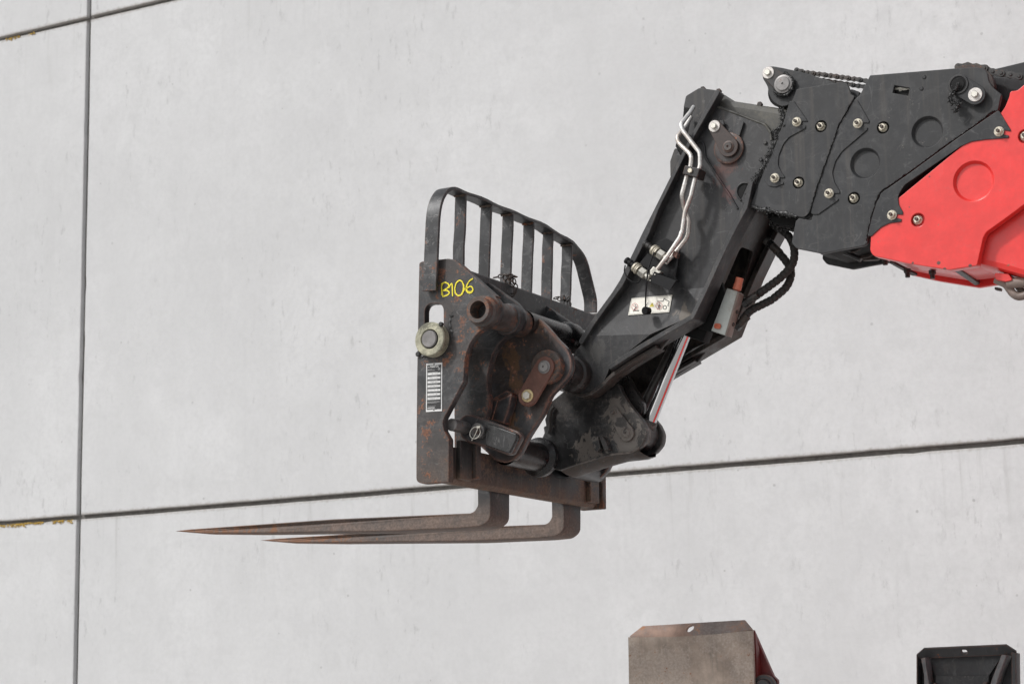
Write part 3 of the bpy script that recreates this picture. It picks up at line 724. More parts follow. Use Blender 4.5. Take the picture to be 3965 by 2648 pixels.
for k in range(7):
    h_ = ht*.047; x = wd*.25
    while x < wd*.8:
        if tiny.random() < .7: marks.append(rect(x, fy - h_*.6, x + .0014, fy - h_*.35))
        x += .0032
    fy -= ht*.085
part(sp, 'data_plate_entries', facepoly(P0, marks, .0027), M['pinend'])
for p in (R2(460, 1256), R3(342, 356)):
    part(sp, 'rivet', lathe(P0.w(p, .002), AX, [(0.003, 0), (0.0024, .0012), (0, .0016)], seg=14), M['pinend'])

# ------------------------------------------------------------------ forks
FK = YP(5.60)
tip = FK.w(D(406, 1216)); heelx = FK.w(D(1124, 1150)).x
bot = [Q7 for Q7 in ()]
q7 = reg(600, 1750, 1800/2348)
fpts = T(q7, (112, 398, 0), (190, 389, .05), (480, 368, .3), (900, 338, .3), (1590, 308, .01), (1612, 300, .03), (1630, 270, .02), (1629, 180, 0))
fup = [q7(1629, 20, 0), q7(1697, 20, 0)]
fb = T(q7, (1694, 340, .05), (1650, 372, .04), (1560, 381, .1), (1200, 398, .5), (480, 408, .5), (230, 408, .3))
fork_me = plate(FK, fpts + fup + fb, 0.125, 0.01, bevel=0.003)
fb_loc = V((heelx, 5.60, zB))
fk1 = thing('pallet_fork', 'nearer pallet fork, its longer-looking blade reaching farthest left', 'fork', fb_loc, 'forks hanging on the carriage')
tipC = YP(5.60 + 0.0625).w(D(398, 1216))
# taper the blade in width towards its tip
for v in fork_me.vertices:
    t = (v.co.x - tip.x) / 0.5
    if t < 1:
        t = max(t, 0); k = 0.40 + 0.60 * math.sqrt(t); cy_ = 5.60 + 0.0625; v.co.y = cy_ + (v.co.y - cy_) * k
        sh = (tipC - tip) * (1 - k); v.co.x += sh.x; v.co.z += sh.z
for v in fork_me.vertices: v.co -= fb_loc
fork_me['loc_done'] = 1
part(fk1, 'fork_blade', fork_me, M['fork'])
hk = lathe(cS + V((0, 5.60 - cS.y + .01, 0)), V((0, 1, 0)), [(0.029, 0), (0.046, 0), (0.048, .003), (0.048, .10), (0.046, .105), (0.029, .105)], seg=30)
part(fk1, 'fork_eye', hk, M['rack'])
fk2 = thing('pallet_fork', 'farther pallet fork, lower in view with the shorter-looking orange-tipped blade', 'fork', fb_loc + V((0, .505, 0)), 'forks hanging on the carriage')
part(fk2, 'fork_blade', fork_me, None); part(fk2, 'fork_eye', hk, None)

# ------------------------------------------------------------------ loose chains on the rail
def chain_thing(label, pts, y, wire, ln_, mat, seed):
    pl = YP(y); W_ = [pl.w(p) for p in pts]
    t = thing('securing_chain', label, 'chain', W_[0], 'securing chains wound on the carriage rail')
    r = random.Random(seed); L = []; i = 0
    # walk the polyline at link pitch
    tot = [0]; 
    for a, b_ in zip(W_, W_[1:]): tot.append(tot[-1] + (b_-a).length)
    n = int(tot[-1] / (ln_*0.78)); 
    hl = ln_/2; hw = ln_*0.27
    prof = [V((hl*.5, hw, 0)), V((-hl*.5, hw, 0)), V((-hl, 0, 0)), V((-hl*.5, -hw, 0)), V((hl*.5, -hw, 0)), V((hl, 0, 0))]
    lm = tube(prof, wire, 7, 0.006, True); lm.materials.append(M[mat]); lm['loc_done'] = 1
    for k in range(n):
        s = (k + .5) * tot[-1] / n
        j = max(q for q in range(len(tot)-1) if tot[q] <= s)
        d = (W_[j+1] - W_[j]).normalized(); p = W_[j] + d * (s - tot[j])
        o = part(t, 'link', lm, None, loc=p + V((r.uniform(-.002, .002), r.uniform(-.004, .004), 0)))
        o.rotation_euler = (Matrix.Rotation((k % 2) * 1.4 + r.uniform(-.35, .35), 3, d) @ d.to_track_quat('X', 'Z').to_matrix()).to_euler()
    return t
yc1 = 5.55
chain_thing('rust-brown chain wound round the rail beside the second and third backrest slats', T(R1, (945, 1110), (1000, 1100), (1060, 1085), (1120, 1105), (1160, 1105), (1100, 1090), (1050, 1080), (1060, 1140), (1080, 1200), (1110, 1290), (1150, 1290), (1165, 1220), (1165, 1170), (1140, 1150), (1100, 1110), (1130, 1100), (1150, 1160), (1120, 1185), (1070, 1130)), yc1, .0022, .022, 'chainrust', 1)
chain_thing('dark steel chain hanging over the rail below the last two backrest slats', T(R1, (1545, 1325), (1590, 1310), (1630, 1340), (1690, 1330), (1700, 1320), (1660, 1320), (1665, 1400), (1670, 1480), (1690, 1560), (1715, 1560), (1722, 1480), (1715, 1400), (1690, 1350), (1650, 1330)), 5.98, .0020, .022, 'chain', 2)

# ================================================================== TELEHANDLER
YC = 5.815
tb = V((-0.2, YC, 0))
tele = thing('telehandler', 'black and red telescopic boom arm of a telehandler holding the fork carriage', 'telehandler', V((0.9, YC, 0)))
def tp(name, me, mat, **k): return part(tele, name, me, M[mat], **k)

# --- quick coupler: outer plates
PH = YP(5.50)
outer = T(R2, (1540, 760), (1600, 660), (1670, 615, .02)) + T(R4, (300, 530), (410, 550, .03), (500, 640), (600, 760), (725, 890), (780, 990), (788, 1110, .05), (752, 1220, .05), (645, 1335), (545, 1430)) + \
    T(R3, (1440, 400), (1300, 620), (1215, 790, .03), (1150, 862, .04), (1060, 895, .05), (950, 868, .04), (880, 790), (780, 700), (750, 500), (750, 0)) + T(R2, (1215, 1200), (1300, 1000))
ho = plate(PH, outer, 0.026, 0.05, bevel=0.002)
tp('coupler_plate', mirrored(ho, YC), 'coupler')
cpn = tp('coupler_plate', ho, 'coupler')
cP = YP(5.47).w(R4(485, 1100))
part(cpn, 'boss', lathe(cP, V((0, 1, 0)), [(0, 0), (0.050, 0), (0.053, .003), (0.053, .03)], seg=40), M['rusttube'])
lock_plate(tele, 5.462, R4(470, 1108), .0335, R4(278, 1440), .0335, 'rustplate', .012, washer_r=.0205, bolt_r=.0135, wm='goldzinc', bmt='zinc', pin_r=.0165)
pv = V((cP.x, 5.52, cP.z))
tp('pivot_sleeve', lathe(pv, V((0, 1, 0)), [(0.0485, 0), (0.0485, .115), (0.056, .120), (0.0585, .126), (0.0585, .148), (0.055, .152), (0.055, .24)], seg=44), 'blackgloss')
tp('pivot_sleeve', lathe(V((cP.x, 5.92, cP.z)), V((0, 1, 0)), [(0.0485, 0), (0.0485, .18)], seg=32), 'blackgloss')
top_c = V((cE.x + .012, 5.47, cE.z + .004))
tp('coupler_tube', lathe(top_c, V((0, 1, 0)), [(0.036, 0), (0.036, .26), (0.042, .27), (0.046, .28), (0.046, .325), (0.040, .335), (0.036, .36), (0.036, .66)], seg=40), 'blackgloss')
lowc = YP(5.51).w(R3(1065, 765))
tp('coupler_tube', lathe(lowc, V((0, 1, 0)), [(0.047, 0), (0.047, .205), (0.060, .212), (0.064, .216), (0.064, .236), (0, .236)], seg=44), 'blackgloss')
tp('coupler_tube', lathe(V((lowc.x, 5.90, lowc.z)), V((0, 1, 0)), [(0.054, 0), (0.046, .02), (0.046, .24)], seg=32), 'coupler2')
# inner plates
PIN = YP(5.745)
innr = T(R5, (30, 640), (300, 420), (845, 380), (878, 480), (960, 615), (1105, 790, .04), (1152, 890, .04), (1140, 1010, .04), (1060, 1108, .04), (960, 1150), (740, 1172), (500, 1238), (330, 1295), (190, 1345, .01), (105, 1322, .02), (-30, 1230), (-10, 1000), (22, 930, .005), (12, 860, .005), (42, 850, .004), (28, 780, .004), (45, 735, .004), (28, 690, .005))
hi = plate(PIN, innr, 0.026, 0.05, bevel=0.002)
hif = mirrored(hi, 5.82)
for v in hif.vertices: pass
tp('rocker_plate', hi, 'coupler2')
tp('rocker_plate', hif, 'coupler2')
strip = [PIN.w(p) for p in T(R5, (180, 1346), (340, 1294), (500, 1240), (740, 1174), (960, 1150), (1040, 1120))]
bmm = bmesh.new(); sec = []
for i, p in enumerate(strip):
    sec.append([bmm.verts.new(V((p.x, 5.748, p.z + .004))), bmm.verts.new(V((p.x + .01, 5.775, p.z - .010))), bmm.verts.new(V((p.x + .012, 5.82, p.z - .016))), bmm.verts.new(V((p.x + .01, 5.865, p.z - .010))), bmm.verts.new(V((p.x, 5.892, p.z + .004)))])
for A, B in zip(sec, sec[1:]):
    for k in range(4): bmm.faces.new((A[k], A[k+1], B[k+1], B[k]))
me = bpy.data.meshes.new('x'); bmm.to_mesh(me); bmm.free(); finish(me, 60)
tp('rocker_skid', me, 'headbrown')
lock_plate(tele, 5.735, R5(925, 930), .0265, R5(785, 705), .0185, 'coupler2', .010, washer_r=.012, bolt_r=.007, wm='coupler2', bmt='coupler2', pin_r=.014, pinmat='coupler2', pin_h=.005)
rodc = PIN.w(R5(935, 925))
tp('rod_eye', lathe(V((rodc.x + .004, 5.772, rodc.z + .004)), V((0, 1, 0)), [(0, 0), (0.047, 0), (0.050, .004), (0.050, .092), (0.047, .096), (0, .096)], seg=40), 'coupler2')
tp('bent_bracket', join([plate(YP(5.715), T(R5, (530, 1010, .002), (560, 965, .003), (610, 965, .002), (640, 1100, .002), (595, 1145, .003), (575, 1110)), .03, .002), plate(YP(5.72), T(R5, (620, 960, .002), (660, 960, .003), (695, 1010), (735, 1110, .002), (680, 1120, .002)), .028, .002)]), 'coupler2')
tp('drain_hose', tube([YP(5.735).w(R5(*p)) for p in ((130, 640), (95, 680), (85, 780), (90, 880), (70, 940))], .0055, 10, .02), 'rubber')
tp('edge_weld', tube([YP(5.742).w(R5(*p)) for p in ((430, 1262), (600, 1208), (760, 1166), (980, 1138), (1080, 1085), (1135, 1000))], .0035, 8, .03, step=.006, rf=lambda s_: .0032 + .0008*math.sin(s_*700)), 'coupler2')
# lock pin bracket
PL = YP(5.372)
tp('pin_bracket', plate(PL, T(R3, (578, 480, .02), (640, 403, .03), (720, 403, .02), (870, 450), (1190, 575, .008), (1222, 605, .01), (1215, 650), (1130, 805, .012), (1085, 812, .01), (870, 735), (700, 692), (612, 640, .02)), 0.025, 0.02, bevel=.003), 'coupler')
tp('pin_bracket_cover', plate(YP(5.354), T(R3, (880, 492, .004), (1175, 600, .006), (1180, 640), (1100, 800, .008), (862, 718, .006), (862, 600)), 0.02, 0.01, bevel=.003), 'blackgloss')
pc = YP(5.285).w(R3(515, 506))
lp_ = tp('locking_pin', lathe(pc, V((0, 1, 0)), [(0, .0005), (0.0175, 0), (0.0195, .002), (0.0195, .20)], seg=28), 'pinend')
cc = YP(5.350).w(R3(775, 565))
part(lp_, 'collar', lathe(cc, V((0, 1, 0)), [(0, .0), (0.022, 0), (0.0235, .002), (0.0235, .03)], seg=28), M['pinend'])
part(lp_, 'cross_pin', lathe(YP(5.335).w(R3(765, 568)), V((0, 1, 0)), [(0, 0), (0.0085, 0), (0.0105, .002), (0.0105, .02)], seg=18), M['rusttube'])
rc = YP(5.33).w(R3(757, 590)); rr = .0185
part(lp_, 'ring', tube([rc + V((math.cos(t)*rr, math.sin(t)*.004, math.sin(t)*rr)) for t in [k*math.pi/14 for k in range(28)]], .0016, 8, .001, True), M['zinc'])
part(lp_, 'ring_clip', join([tube([YP(5.33).w(R3(*q)) for q in ((795, 520), (757, 610), (722, 668))], .0017, 8, .001), box(YP(5.33).w(R3(783, 545)), YP(5.323).w(R3(808, 515)), .001)]), M['zinc'])
tp('stop_lug', join([plate(YP(5.452), T(R3, (940, 240, .003), (985, 262, .002), (925, 458, .002), (872, 440, .003)), 0.045, .003), plate(YP(5.456), T(R3, (986, 260, .002), (1132, 192, .004), (1100, 330), (1045, 500, .003), (928, 458, .002)), 0.04, .003), plate(YP(5.47), T(R3, (940, 238, .002), (1080, 158, .003), (1134, 190, .002), (987, 259, .002)), .03, .002)]), 'coupler')

# --- boom head
YU, YL_ = 5.700, 5.680; YH = 5.848
PU = YP(YU)
left_line = T(R4, (805, 960), (868, 830), (1045, 556), (1235, 268), (1392, 0)) + T(Q1, (0, 1290), (330, 612), (585, 165))
right_top = T(Q1, (600, 285, .01), (1045, 452, .03), (1140, 570, .03), (1150, 700), (1240, 760), (1180, 1100), (885, 1312))
edge_r = T(R6, (1298, 0), (1145, 320), (992, 652), (845, 962))
# upper flat
hole_u = [V(PU.ab(Q1(785 + 90 + 95*math.cos(t), 1160 + 103*math.sin(t)))) for t in [k*2*math.pi/26 for k in range(26)]]
hole_u = [V(PU.ab(p)) for p in T(Q1, (790, 1150), (800, 1100), (840, 1065), (880, 1058), (935, 1070), (900, 1130), (850, 1235), (825, 1240), (798, 1200))]
_a = YP(YU).w(R4(1335, 262)); _b = YP(YU).w(R6(1000, 638)); _c = YP(YL_).w(R4(985, 748))
PMID = Plane(_a, _b - _a, _a - _c)
def bent_sheet(th):
    "side sheet in three flats joined along two bend lines"
    ms = []
    up = [Q1(600, 285), Q1(1045, 452), Q1(1110, 510), Q1(1143, 590), Q1(1190, 720), Q1(1180, 1000), Q1(885, 1312), R6(1298, 0), R6(1145, 320), R6(1000, 638), R4(1335, 262), R4(1392, 150), Q1(0, 1330), Q1(330, 640), Q1(575, 190)]
    mid = [R4(1335, 262), R6(1000, 638), R6(845, 962), R4(1700, 728), R4(985, 748), R4(1045, 640)]
    low = [R4(985, 748), R4(1700, 728), R4(1230, 1095), R4(1200, 1180), R4(1150, 1290), R4(1060, 1400), R4(930, 1440), R4(820, 1390), R4(780, 1250), R4(800, 1050), R4(820, 940)]
    lo_f = lambda p: YP(YL_).w(p); up_f = lambda p: YP(YU).w(p)
    for pts, ys in ((up, [YU]*len(up)), (mid, [YU, YU, YU+.006, YL_, YL_, YL_-.008]), (low, [YL_]*len(low))):
        bm = bmesh.new(); W3 = [PMID.w(p) if pts is mid else YP(y).w(p) for p, y in zip(pts, ys)]
        if pts is low: W3[1] = PMID.w(pts[1])
        f = [bm.verts.new(q) for q in W3]; b_ = [bm.verts.new(q + V((0, th, 0))) for q in W3]
        n = len(f)
        for A in (f, b_):
            es = [bm.edges.new((A[i], A[(i+1) % n])) for i in range(n)]
            bmesh.ops.triangle_fill(bm, edges=es, use_beauty=True, use_dissolve=False)
        for i in range(n):
            bm.faces.new((f[i], f[(i+1) % n], b_[(i+1) % n], b_[i]))
        bmesh.ops.recalc_face_normals(bm, faces=bm.faces)
        m_ = bpy.data.meshes.new('b'); bm.to_mesh(m_); bm.free(); ms.append(m_)
    return join(ms)
bs = bent_sheet(.018)
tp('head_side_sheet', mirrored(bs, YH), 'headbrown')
hss = tp('head_side_sheet', bs, 'head')
# rounded top section the side sheet is welded on
PT = YP(5.712)
tp('head_top_section', plate(PT, T(Q1, (590, 140, .01), (650, 165, .02), (740, 226), (1235, 302), (1330, 330), (1330, 1300), (900, 1290), (560, 900), (500, 400)), .27, .004, bevel=.022), 'tubegrey')
# left lip
lip_o = T(Q1, (600, 128), (575, 128), (300, 640), (0, 1245)) + T(R6, (262, 0), (0, 550)) + T(R4, (1250, 250), (1045, 530), (868, 800), (868, 830))
lip_i = T(R4, (905, 850), (1060, 600), (1300, 270)) + T(R6, (30, 620), (330, 30)) + T(Q1, (0, 1335), (360, 600), (620, 150))
tp('head_lip', plate(YP(5.664), lip_o + lip_i, .040, .02, bevel=.002), 'head')
tp('head_lip', mirrored(plate(YP(5.664), lip_o + lip_i, .040, .02, bevel=.002), YH), 'head')
# right flange down to the nose
fl_o = T(Q1, (935, 1060), (880, 1335)) + T(R6, (1300, 0), (1150, 320), (1000, 652), (862, 958)) + T(R6, (845, 968)) + T(R4, (2091, 568), (1600, 860), (1232, 1105))
def ribbon_solid(pxs, y0, y1, dx, dz, pl=PU, ys=None):
    lo = []; bm = bmesh.new(); rows = []
    pts = [(YP(ys[i] + .02).w(p) if ys else pl.w(p)) for i, p in enumerate(pxs)]; n = len(pts); y0_ = y0
    for i, p in enumerate(pts):
        t = (pts[min(i+1, n-1)] - pts[max(i-1, 0)]); t = V((t.x, 0, t.z)).normalized(); nn = V((-t.z, 0, t.x))
        off = nn * dx
        y0 = ys[i] if ys else y0_
        rows.append([bm.verts.new(V((p.x, y0, p.z))), bm.verts.new(V((p.x, y1, p.z))), bm.verts.new(V((p.x, y1, p.z)) + off), bm.verts.new(V((p.x, y0, p.z)) + off)])
    for A, B in zip(rows, rows[1:]):
        for k in range(4): bm.faces.new((A[k], A[(k+1) % 4], B[(k+1) % 4], B[k]))
    bm.faces.new(rows[0]); bm.faces.new(rows[-1]); bmesh.ops.recalc_face_normals(bm, faces=bm.faces)
    bmesh.ops.bevel(bm, geom=bm.edges[:], offset=.0015, segments=1, affect='EDGES')
    me = bpy.data.meshes.new('r'); bm.to_mesh(me); bm.free(); return flatbig(finish(me, 30), 4e-4)
fl1 = T(Q1, (935, 1060), (880, 1320)) + T(R6, (1298, 5), (1145, 325), (996, 655), (850, 965)) + T(R4, (1600, 862), (1400, 990), (1235, 1100))
fl_me = ribbon_solid(fl1, 5.672, 5.742, .016, 0, ys=[5.672]*4 + [5.665, 5.655, 5.652, 5.652, 5.652])
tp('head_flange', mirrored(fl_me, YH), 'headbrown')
tp('head_flange', fl_me, 'head')
# brown lower edge under the diagonal flange
fl2 = T(R4, (1815, 905), (1500, 1090), (1300, 1230), (1180, 1350), (1050, 1440), (930, 1470), (820, 1430))
fl2_me = ribbon_solid(fl2, 5.676, 5.735, -.012, 0)
tp('nose_edge', mirrored(fl2_me, YH), 'headbrown')
tp('nose_edge', fl2_me, 'headbrown')
web = T(R4, (2060, 590), (1815, 905), (1500, 1100), (1240, 1270), (1240, 1110), (1600, 870))
wb = plate(YP(5.700), web, .012, .005); tp('nose_web', mirrored(wb, YH), 'headbrown'); tp('nose_web', wb, 'headbrown')
# rear plate with slot between the flanges
A_ = PU.w(Q1(885, 1250)); B_ = PU.w(R6(1000, 650))
up_ = (A_ - B_); up_.y = 0; up_.normalize()
PR = Plane(A_ + V((0, 0, 0)), V((0, 1, 0)), up_)
if PR.n.x < 0: PR = Plane(A_, V((0, -1, 0)), up_)
PR.O = PR.O - PR.n * 0.008
ra, rb = PR.ab(R6(1300, 0)), PR.ab(R6(1180, 700))
hs_ = loop(PR, T(R6, (1400, 165), (1552, 225), (1400, 700), (1175, 690)), .022)
bL = min(rb[1], -.36)
rear = [V((PR.u.y*(5.715-PR.O.y), .05)), V((PR.u.y*(5.985-PR.O.y), .05)), V((PR.u.y*(5.985-PR.O.y), bL)), V((PR.u.y*(5.715-PR.O.y), bL))]
print('slot', [tuple(round(c, 3) for c in q) for q in hs_[::6]], 'rear', rear)
tp('head_rear_plate', extrude(PR, [rear, hs_], .014, .001), 'headbrown')
# dark inside back plate of the head
tp('head_front_plate', ribbon_solid(T(Q1, (560, 200), (330, 640), (0, 1330)) + T(R6, (0, 600)) + T(R4, (1250, 330), (1050, 620), (880, 860)), 5.72, 5.975, -.012, 0), 'void')
# top-left guard plates
PG = YP(5.715)
tp('guard_plate', plate(PG, T(Q1, (408, 108, .01), (600, 132, .002), (340, 598, .002), (296, 572, .002), (350, 322, .002), (252, 305, .002), (275, 190, .01)), .012, .004), 'head')
tp('guard_plate', plate(PG, T(Q1, (170, 690, .01), (228, 795, .002), (118, 1010, .002), (116, 850)), .012, .003), 'head')
tp('guard_plate', mirrored(plate(PG, T(Q1, (408, 108, .01), (600, 132, .002), (340, 598, .002), (118, 1010, .002), (116, 850), (170, 690), (252, 305, .002), (275, 190, .01)), .012, .004), YC), 'void')
tp('dark_backing', plate(YP(5.76), T(Q1, (256, 300), (350, 322), (320, 572), (340, 600), (232, 790), (170, 700), (182, 640), (218, 530), (243, 420)), .012, .003), 'void')  # dark sheet laid in for the unlit interior behind the pipes
for p in (Q1(457, 108), Q1(617, 130), Q1(1033, 262)):
    tp('bolt_head', hexm(.009, .012, YP(5.74).w(p) + V((0, 0, -.006)), phase=.1), 'lockblack')
# pin with keeper plate
pinc = YP(5.695).w(Q1(712, 718))
tp('pin_boss', lathe(pinc, V((0, -1, 0)), [(.050, -.002), (.050, .004), (.046, .006), (.040, .0065), (0, .0065)], seg=40), 'coupler')
lock_plate(tele, 5.676, Q1(706, 702), .032, Q1(566, 496), .0205, 'lockblack', .010, washer_r=.0192, bolt_r=.010, pin_r=.0145, pinmat='rusttube')
tp('lug', join([plate(YP(5.690), T(Q1, (800, 420, .006), (862, 455, .003), (815, 600, .004), (745, 560, .004), (770, 470)), .012, .004), cyl(YP(5.692).w(Q1(640, 470)), AX, .011, .006)]), 'head')
tp('rivet', cyl(YP(5.698).w(Q1(1078, 661)), AX, .0068, .004, seg=18), 'head'); tp('rivet', cyl(YP(5.698).w(Q1(1035, 833)), AX, .0065, .004, seg=18), 'grease')
tp('seam_bead', tube([YP(5.699).w(p) for p in T(Q1, (380, 660), (440, 640), (462, 700), (475, 810), (560, 950), (620, 1040), (720, 1190), (800, 1330))], .0042, 8, .02, step=.01, rf=lambda s: .0040 + .0006*math.sin(s*500)), 'head')  # bead shaped in for the shadowed edge of a plate step
tp('recess_rim', tube([YP(5.698).w(p) for p in T(Q1, (905, 1070), (850, 1065), (800, 1105), (788, 1160), (800, 1200), (832, 1245))], .0035, 8, .02), 'head')
tp('recess', plate(YP(5.699), T(Q1, (905, 1075), (850, 1070), (805, 1110), (793, 1160), (805, 1200), (832, 1238)), .003, .01), 'void')  # flat near-black patch on the sheet, the hollow's shade as colour
tp('seam_bead', tube([YP(5.702).w(p) for p in T(Q1, (585, 295), (800, 372), (1000, 450), (1080, 480), (1135, 560), (1145, 640))], .005, 8, .03, step=.008, rf=lambda s: .0048 + .0008*math.sin(s*420)), 'tubegrey')

# hydraulic pipes
def pipe(specs, y=5.63, r=.0072): return tube([YP(q[2] if len(q) > 2 else y).w(q[:2]) for q in specs], r, 16, .032)
def qq(f, *pts): return [(*f(p[0], p[1])[:2], p[2] if len(p) > 2 else 5.635) for p in pts]
tp('hydraulic_pipe', pipe(qq(Q1, (355, 300, 5.69), (320, 355, 5.67), (222, 478), (250, 545), (420, 765), (420, 900), (372, 1010), (325, 1210), (268, 1360), (238, 1568)) + qq(R6, (712, 0), (700, 50), (560, 262), (432, 430))), 'steelpipe')
tp('hydraulic_pipe', pipe(qq(Q1, (330, 400, 5.70), (270, 500, 5.68), (185, 610, 5.65), (205, 665, 5.65), (335, 790), (325, 890), (285, 1005), (235, 1190), (258, 1320, 5.66), (310, 1450, 5.66), (300, 1568, 5.66)) + qq(R6, (795, 0, 5.66), (770, 75, 5.66), (650, 225, 5.66), (530, 360, 5.66))), 'steelpipe')
cl = tp('pipe_clamp', plate(YP(5.618), T(Q1, (265, 888, .003), (418, 922, .003), (390, 1018, .003), (240, 978, .003)), .052, .003, bevel=.003), 'aludirty')
cl.data.materials[0] = M['lockblack']
part(cl, 'bolt', hexm(.0085, .006, YP(5.618).w(Q1(322, 945))), M['creamzinc'])
# couplings
def coupling(p, q, y, caps):
    pl = YP(y); a = pl.w(p); b_ = pl.w(q); ax = (b_ - a).normalized(); L = (b_ - a).length
    c = tp('coupling', lathe(a, ax, [(0, 0), (.010, 0), (.0115, .002), (.0115, .008), (.0095, .010), (.0095, .014), (.0115, .016), (.0115, .022), (.0095, .024), (.0095, L*.42)], seg=24), 'plastic' if caps else 'chain')
    part(c, 'collar', join([lathe(a + ax*(L*.36), ax, [(.009, 0), (.0155, 0), (.017, .002), (.017, .006), (.0155, .008), (.010, .008)], seg=26), lathe(a + ax*(L*.47), ax, [(.009, 0), (.0175, 0), (.0185, .0015), (.0185, .003), (.0165, .005), (.0165, .009), (.010, .009)], seg=26)]), M['creamzinc'])
    part(c, 'hex_nut', lathe(a + ax*(L*.60), ax, [(0, 0), (.0145, 0), (.0165, .002), (.0165, .022), (.0145, .024), (0, .024)], seg=6, ang=20), M['zinc'])
    part(c, 'fitting', lathe(a + ax*(L*.60 + .022), ax, [(0, 0), (.0105, 0), (.0105, .018), (.008, .022), (0, .022)], seg=20), M['zinc'])
    return c
coupling(R6(282, 122), R6(560, 318), 5.655, False)
coupling(R6(72, 318), R6(345, 530), 5.650, True)
tp('elbow', plate(YP(5.635), T(R6, (345, 440, .004), (385, 390, .004), (480, 450, .003), (425, 520, .003), (345, 490, .003)), .024, .003, bevel=.003), 'zinc')
tp('pipe_nut', plate(YP(5.64), T(R6, (598, 260, .002), (625, 210, .002), (672, 240, .002), (650, 300, .002)), .02, .002, bevel=.002), 'rustplate')
# bent bracket
brk = tp('coupling_bracket', join([plate(YP(5.625), T(R6, (398, 452, .002), (658, 545, .002), (582, 668, .002), (333, 566, .002)), .004, .002, bevel=.0008),
    plate(YP(5.668), T(R6, (400, 150, .004), (445, 100, .004), (535, 66, .01), (610, 105, .01), (700, 190, .002), (640, 545, .002), (400, 455, .002), (215, 370, .002), (325, 240, .002), (425, 330, .002)), .004, .004, bevel=.0008),
    prism([YP(5.625).w(R6(398, 454)), YP(5.625).w(R6(658, 545)), YP(5.69).w(R6(690, 556)), YP(5.69).w(R6(430, 464))], [YP(5.625).w(R6(398, 454)) + V((0, 0, -.003)), YP(5.625).w(R6(658, 545)) + V((0, 0, -.003)), YP(5.69).w(R6(690, 556)) + V((0, 0, -.003)), YP(5.69).w(R6(430, 464)) + V((0, 0, -.003))], 0)]), 'plastic')
for p in (R6(406, 487), R6(352, 556)): part(brk, 'rivet', lathe(YP(5.6235).w(p), AX, [(.0024, 0), (.0018, .0012), (0, .0014)], seg=10), M['zinc'])
tp('retaining_wire', tube([YP(5.64).w(p) for p in T(R6, (697, 185), (685, 230), (628, 500), (650, 535))], .0014, 8, .004), 'plastic')
tp('cap_strap', tube([YP(y).w(R6(*p)) for p, y in (((400, 230), 5.625), ((365, 310), 5.622), ((325, 440), 5.618), ((312, 560), 5.618), ((300, 700), 5.625), ((298, 860), 5.64))], .0026, 8, .02), 'plastic')
tp('cap_strap', tube([YP(y).w(R6(*p)) for p, y in (((62, 380), 5.64), ((50, 450), 5.635), ((85, 530), 5.63), ((150, 580), 5.63), ((215, 588), 5.635), ((238, 540), 5.65))], .0024, 8, .02), 'plastic')
tp('dust_cap', lathe(YP(5.645).w(R6(285, 905)), V((0.25, 1, 0.12)), [(0, 0), (.0115, 0), (.0125, .0015), (.0125, .012), (.0110, .013), (.0110, .022), (0, .022)], seg=30), 'plastic')

# warning sticker on the mid flat
s4 = T(R6, (135, 762), (607, 722), (570, 922), (95, 957))
PS = Plane(PMID.O + PMID.n * .0030, PMID.u, PMID.v)
stk = tp('warning_sticker', extrude(PS, [[V(PS.ab(p)) for p in s4]], .0012, .0003), 'cream')
def sq(*pts): return [V(PS.ab(R6(*p))) for p in pts]
def tl(L): return [tuple(q) for q in L]
def arc(cx, cy, r, n=18, a0=0, a1=6.2832): return [(cx + r*math.cos(a0+(a1-a0)*k/n), cy + r*1.08*math.sin(a0+(a1-a0)*k/n)) for k in range(n+1)]
def closedarc(cx, cy, r):
    L = sq(*arc(cx, cy, r)); L[-1] = L[0].copy(); return tl(L)
bord = sq((143, 770), (598, 731), (563, 914), (104, 948), (143, 770)); bord[-1] = bord[0].copy()
part(stk, 'print', join([strokes(PS, [tl(bord)], .0006, .0006), strokes(PS, [closedarc(521, 868, 20)], .0022, .0008),
    strokes(PS, [tl(sq((436, 797), (503, 797), (514, 757))), tl(sq((512, 768), (572, 800))), tl(sq((572, 797), (556, 850), (566, 852))), tl(sq((165, 905), (225, 905))),
                 tl(sq((187, 855), (178, 885), (165, 890))), tl(sq((178, 885), (155, 915))), tl(sq((178, 880), (205, 860))), tl(sq((462, 835), (452, 862), (433, 892))), tl(sq((452, 862), (462, 893))), tl(sq((458, 840), (478, 855))), tl(sq((456, 842), (442, 858))), tl(sq((300, 860), (330, 815)))], .0020, .0010),
    strokes(PS, [tl(sq((376, 818), (372, 845)))], .0012, .0018),
    facepoly(PS, [[tuple(V(PS.ab(R6(461 + 6*math.cos(t), 822 + 7*math.sin(t))))) for t in [k*.785 for k in range(8)]], [tuple(V(PS.ab(R6(183 + 6*math.cos(t), 843 + 7*math.sin(t))))) for t in [k*.785 for k in range(8)]],
                  tl(sq((452, 838), (470, 838), (462, 868), (448, 866)))], .0022)]), M['black'])
part(stk, 'print', facepoly(PS, [tl(sq((375, 810), (397, 858), (340, 862)))], .0008), M['yelprint'])
part(stk, 'print', strokes(PS, [closedarc(456, 850, 37), closedarc(176, 862, 37), tl(sq((432, 825), (480, 878))), tl(sq((150, 838), (202, 888)))], .0012, .0026), M['redprint'])

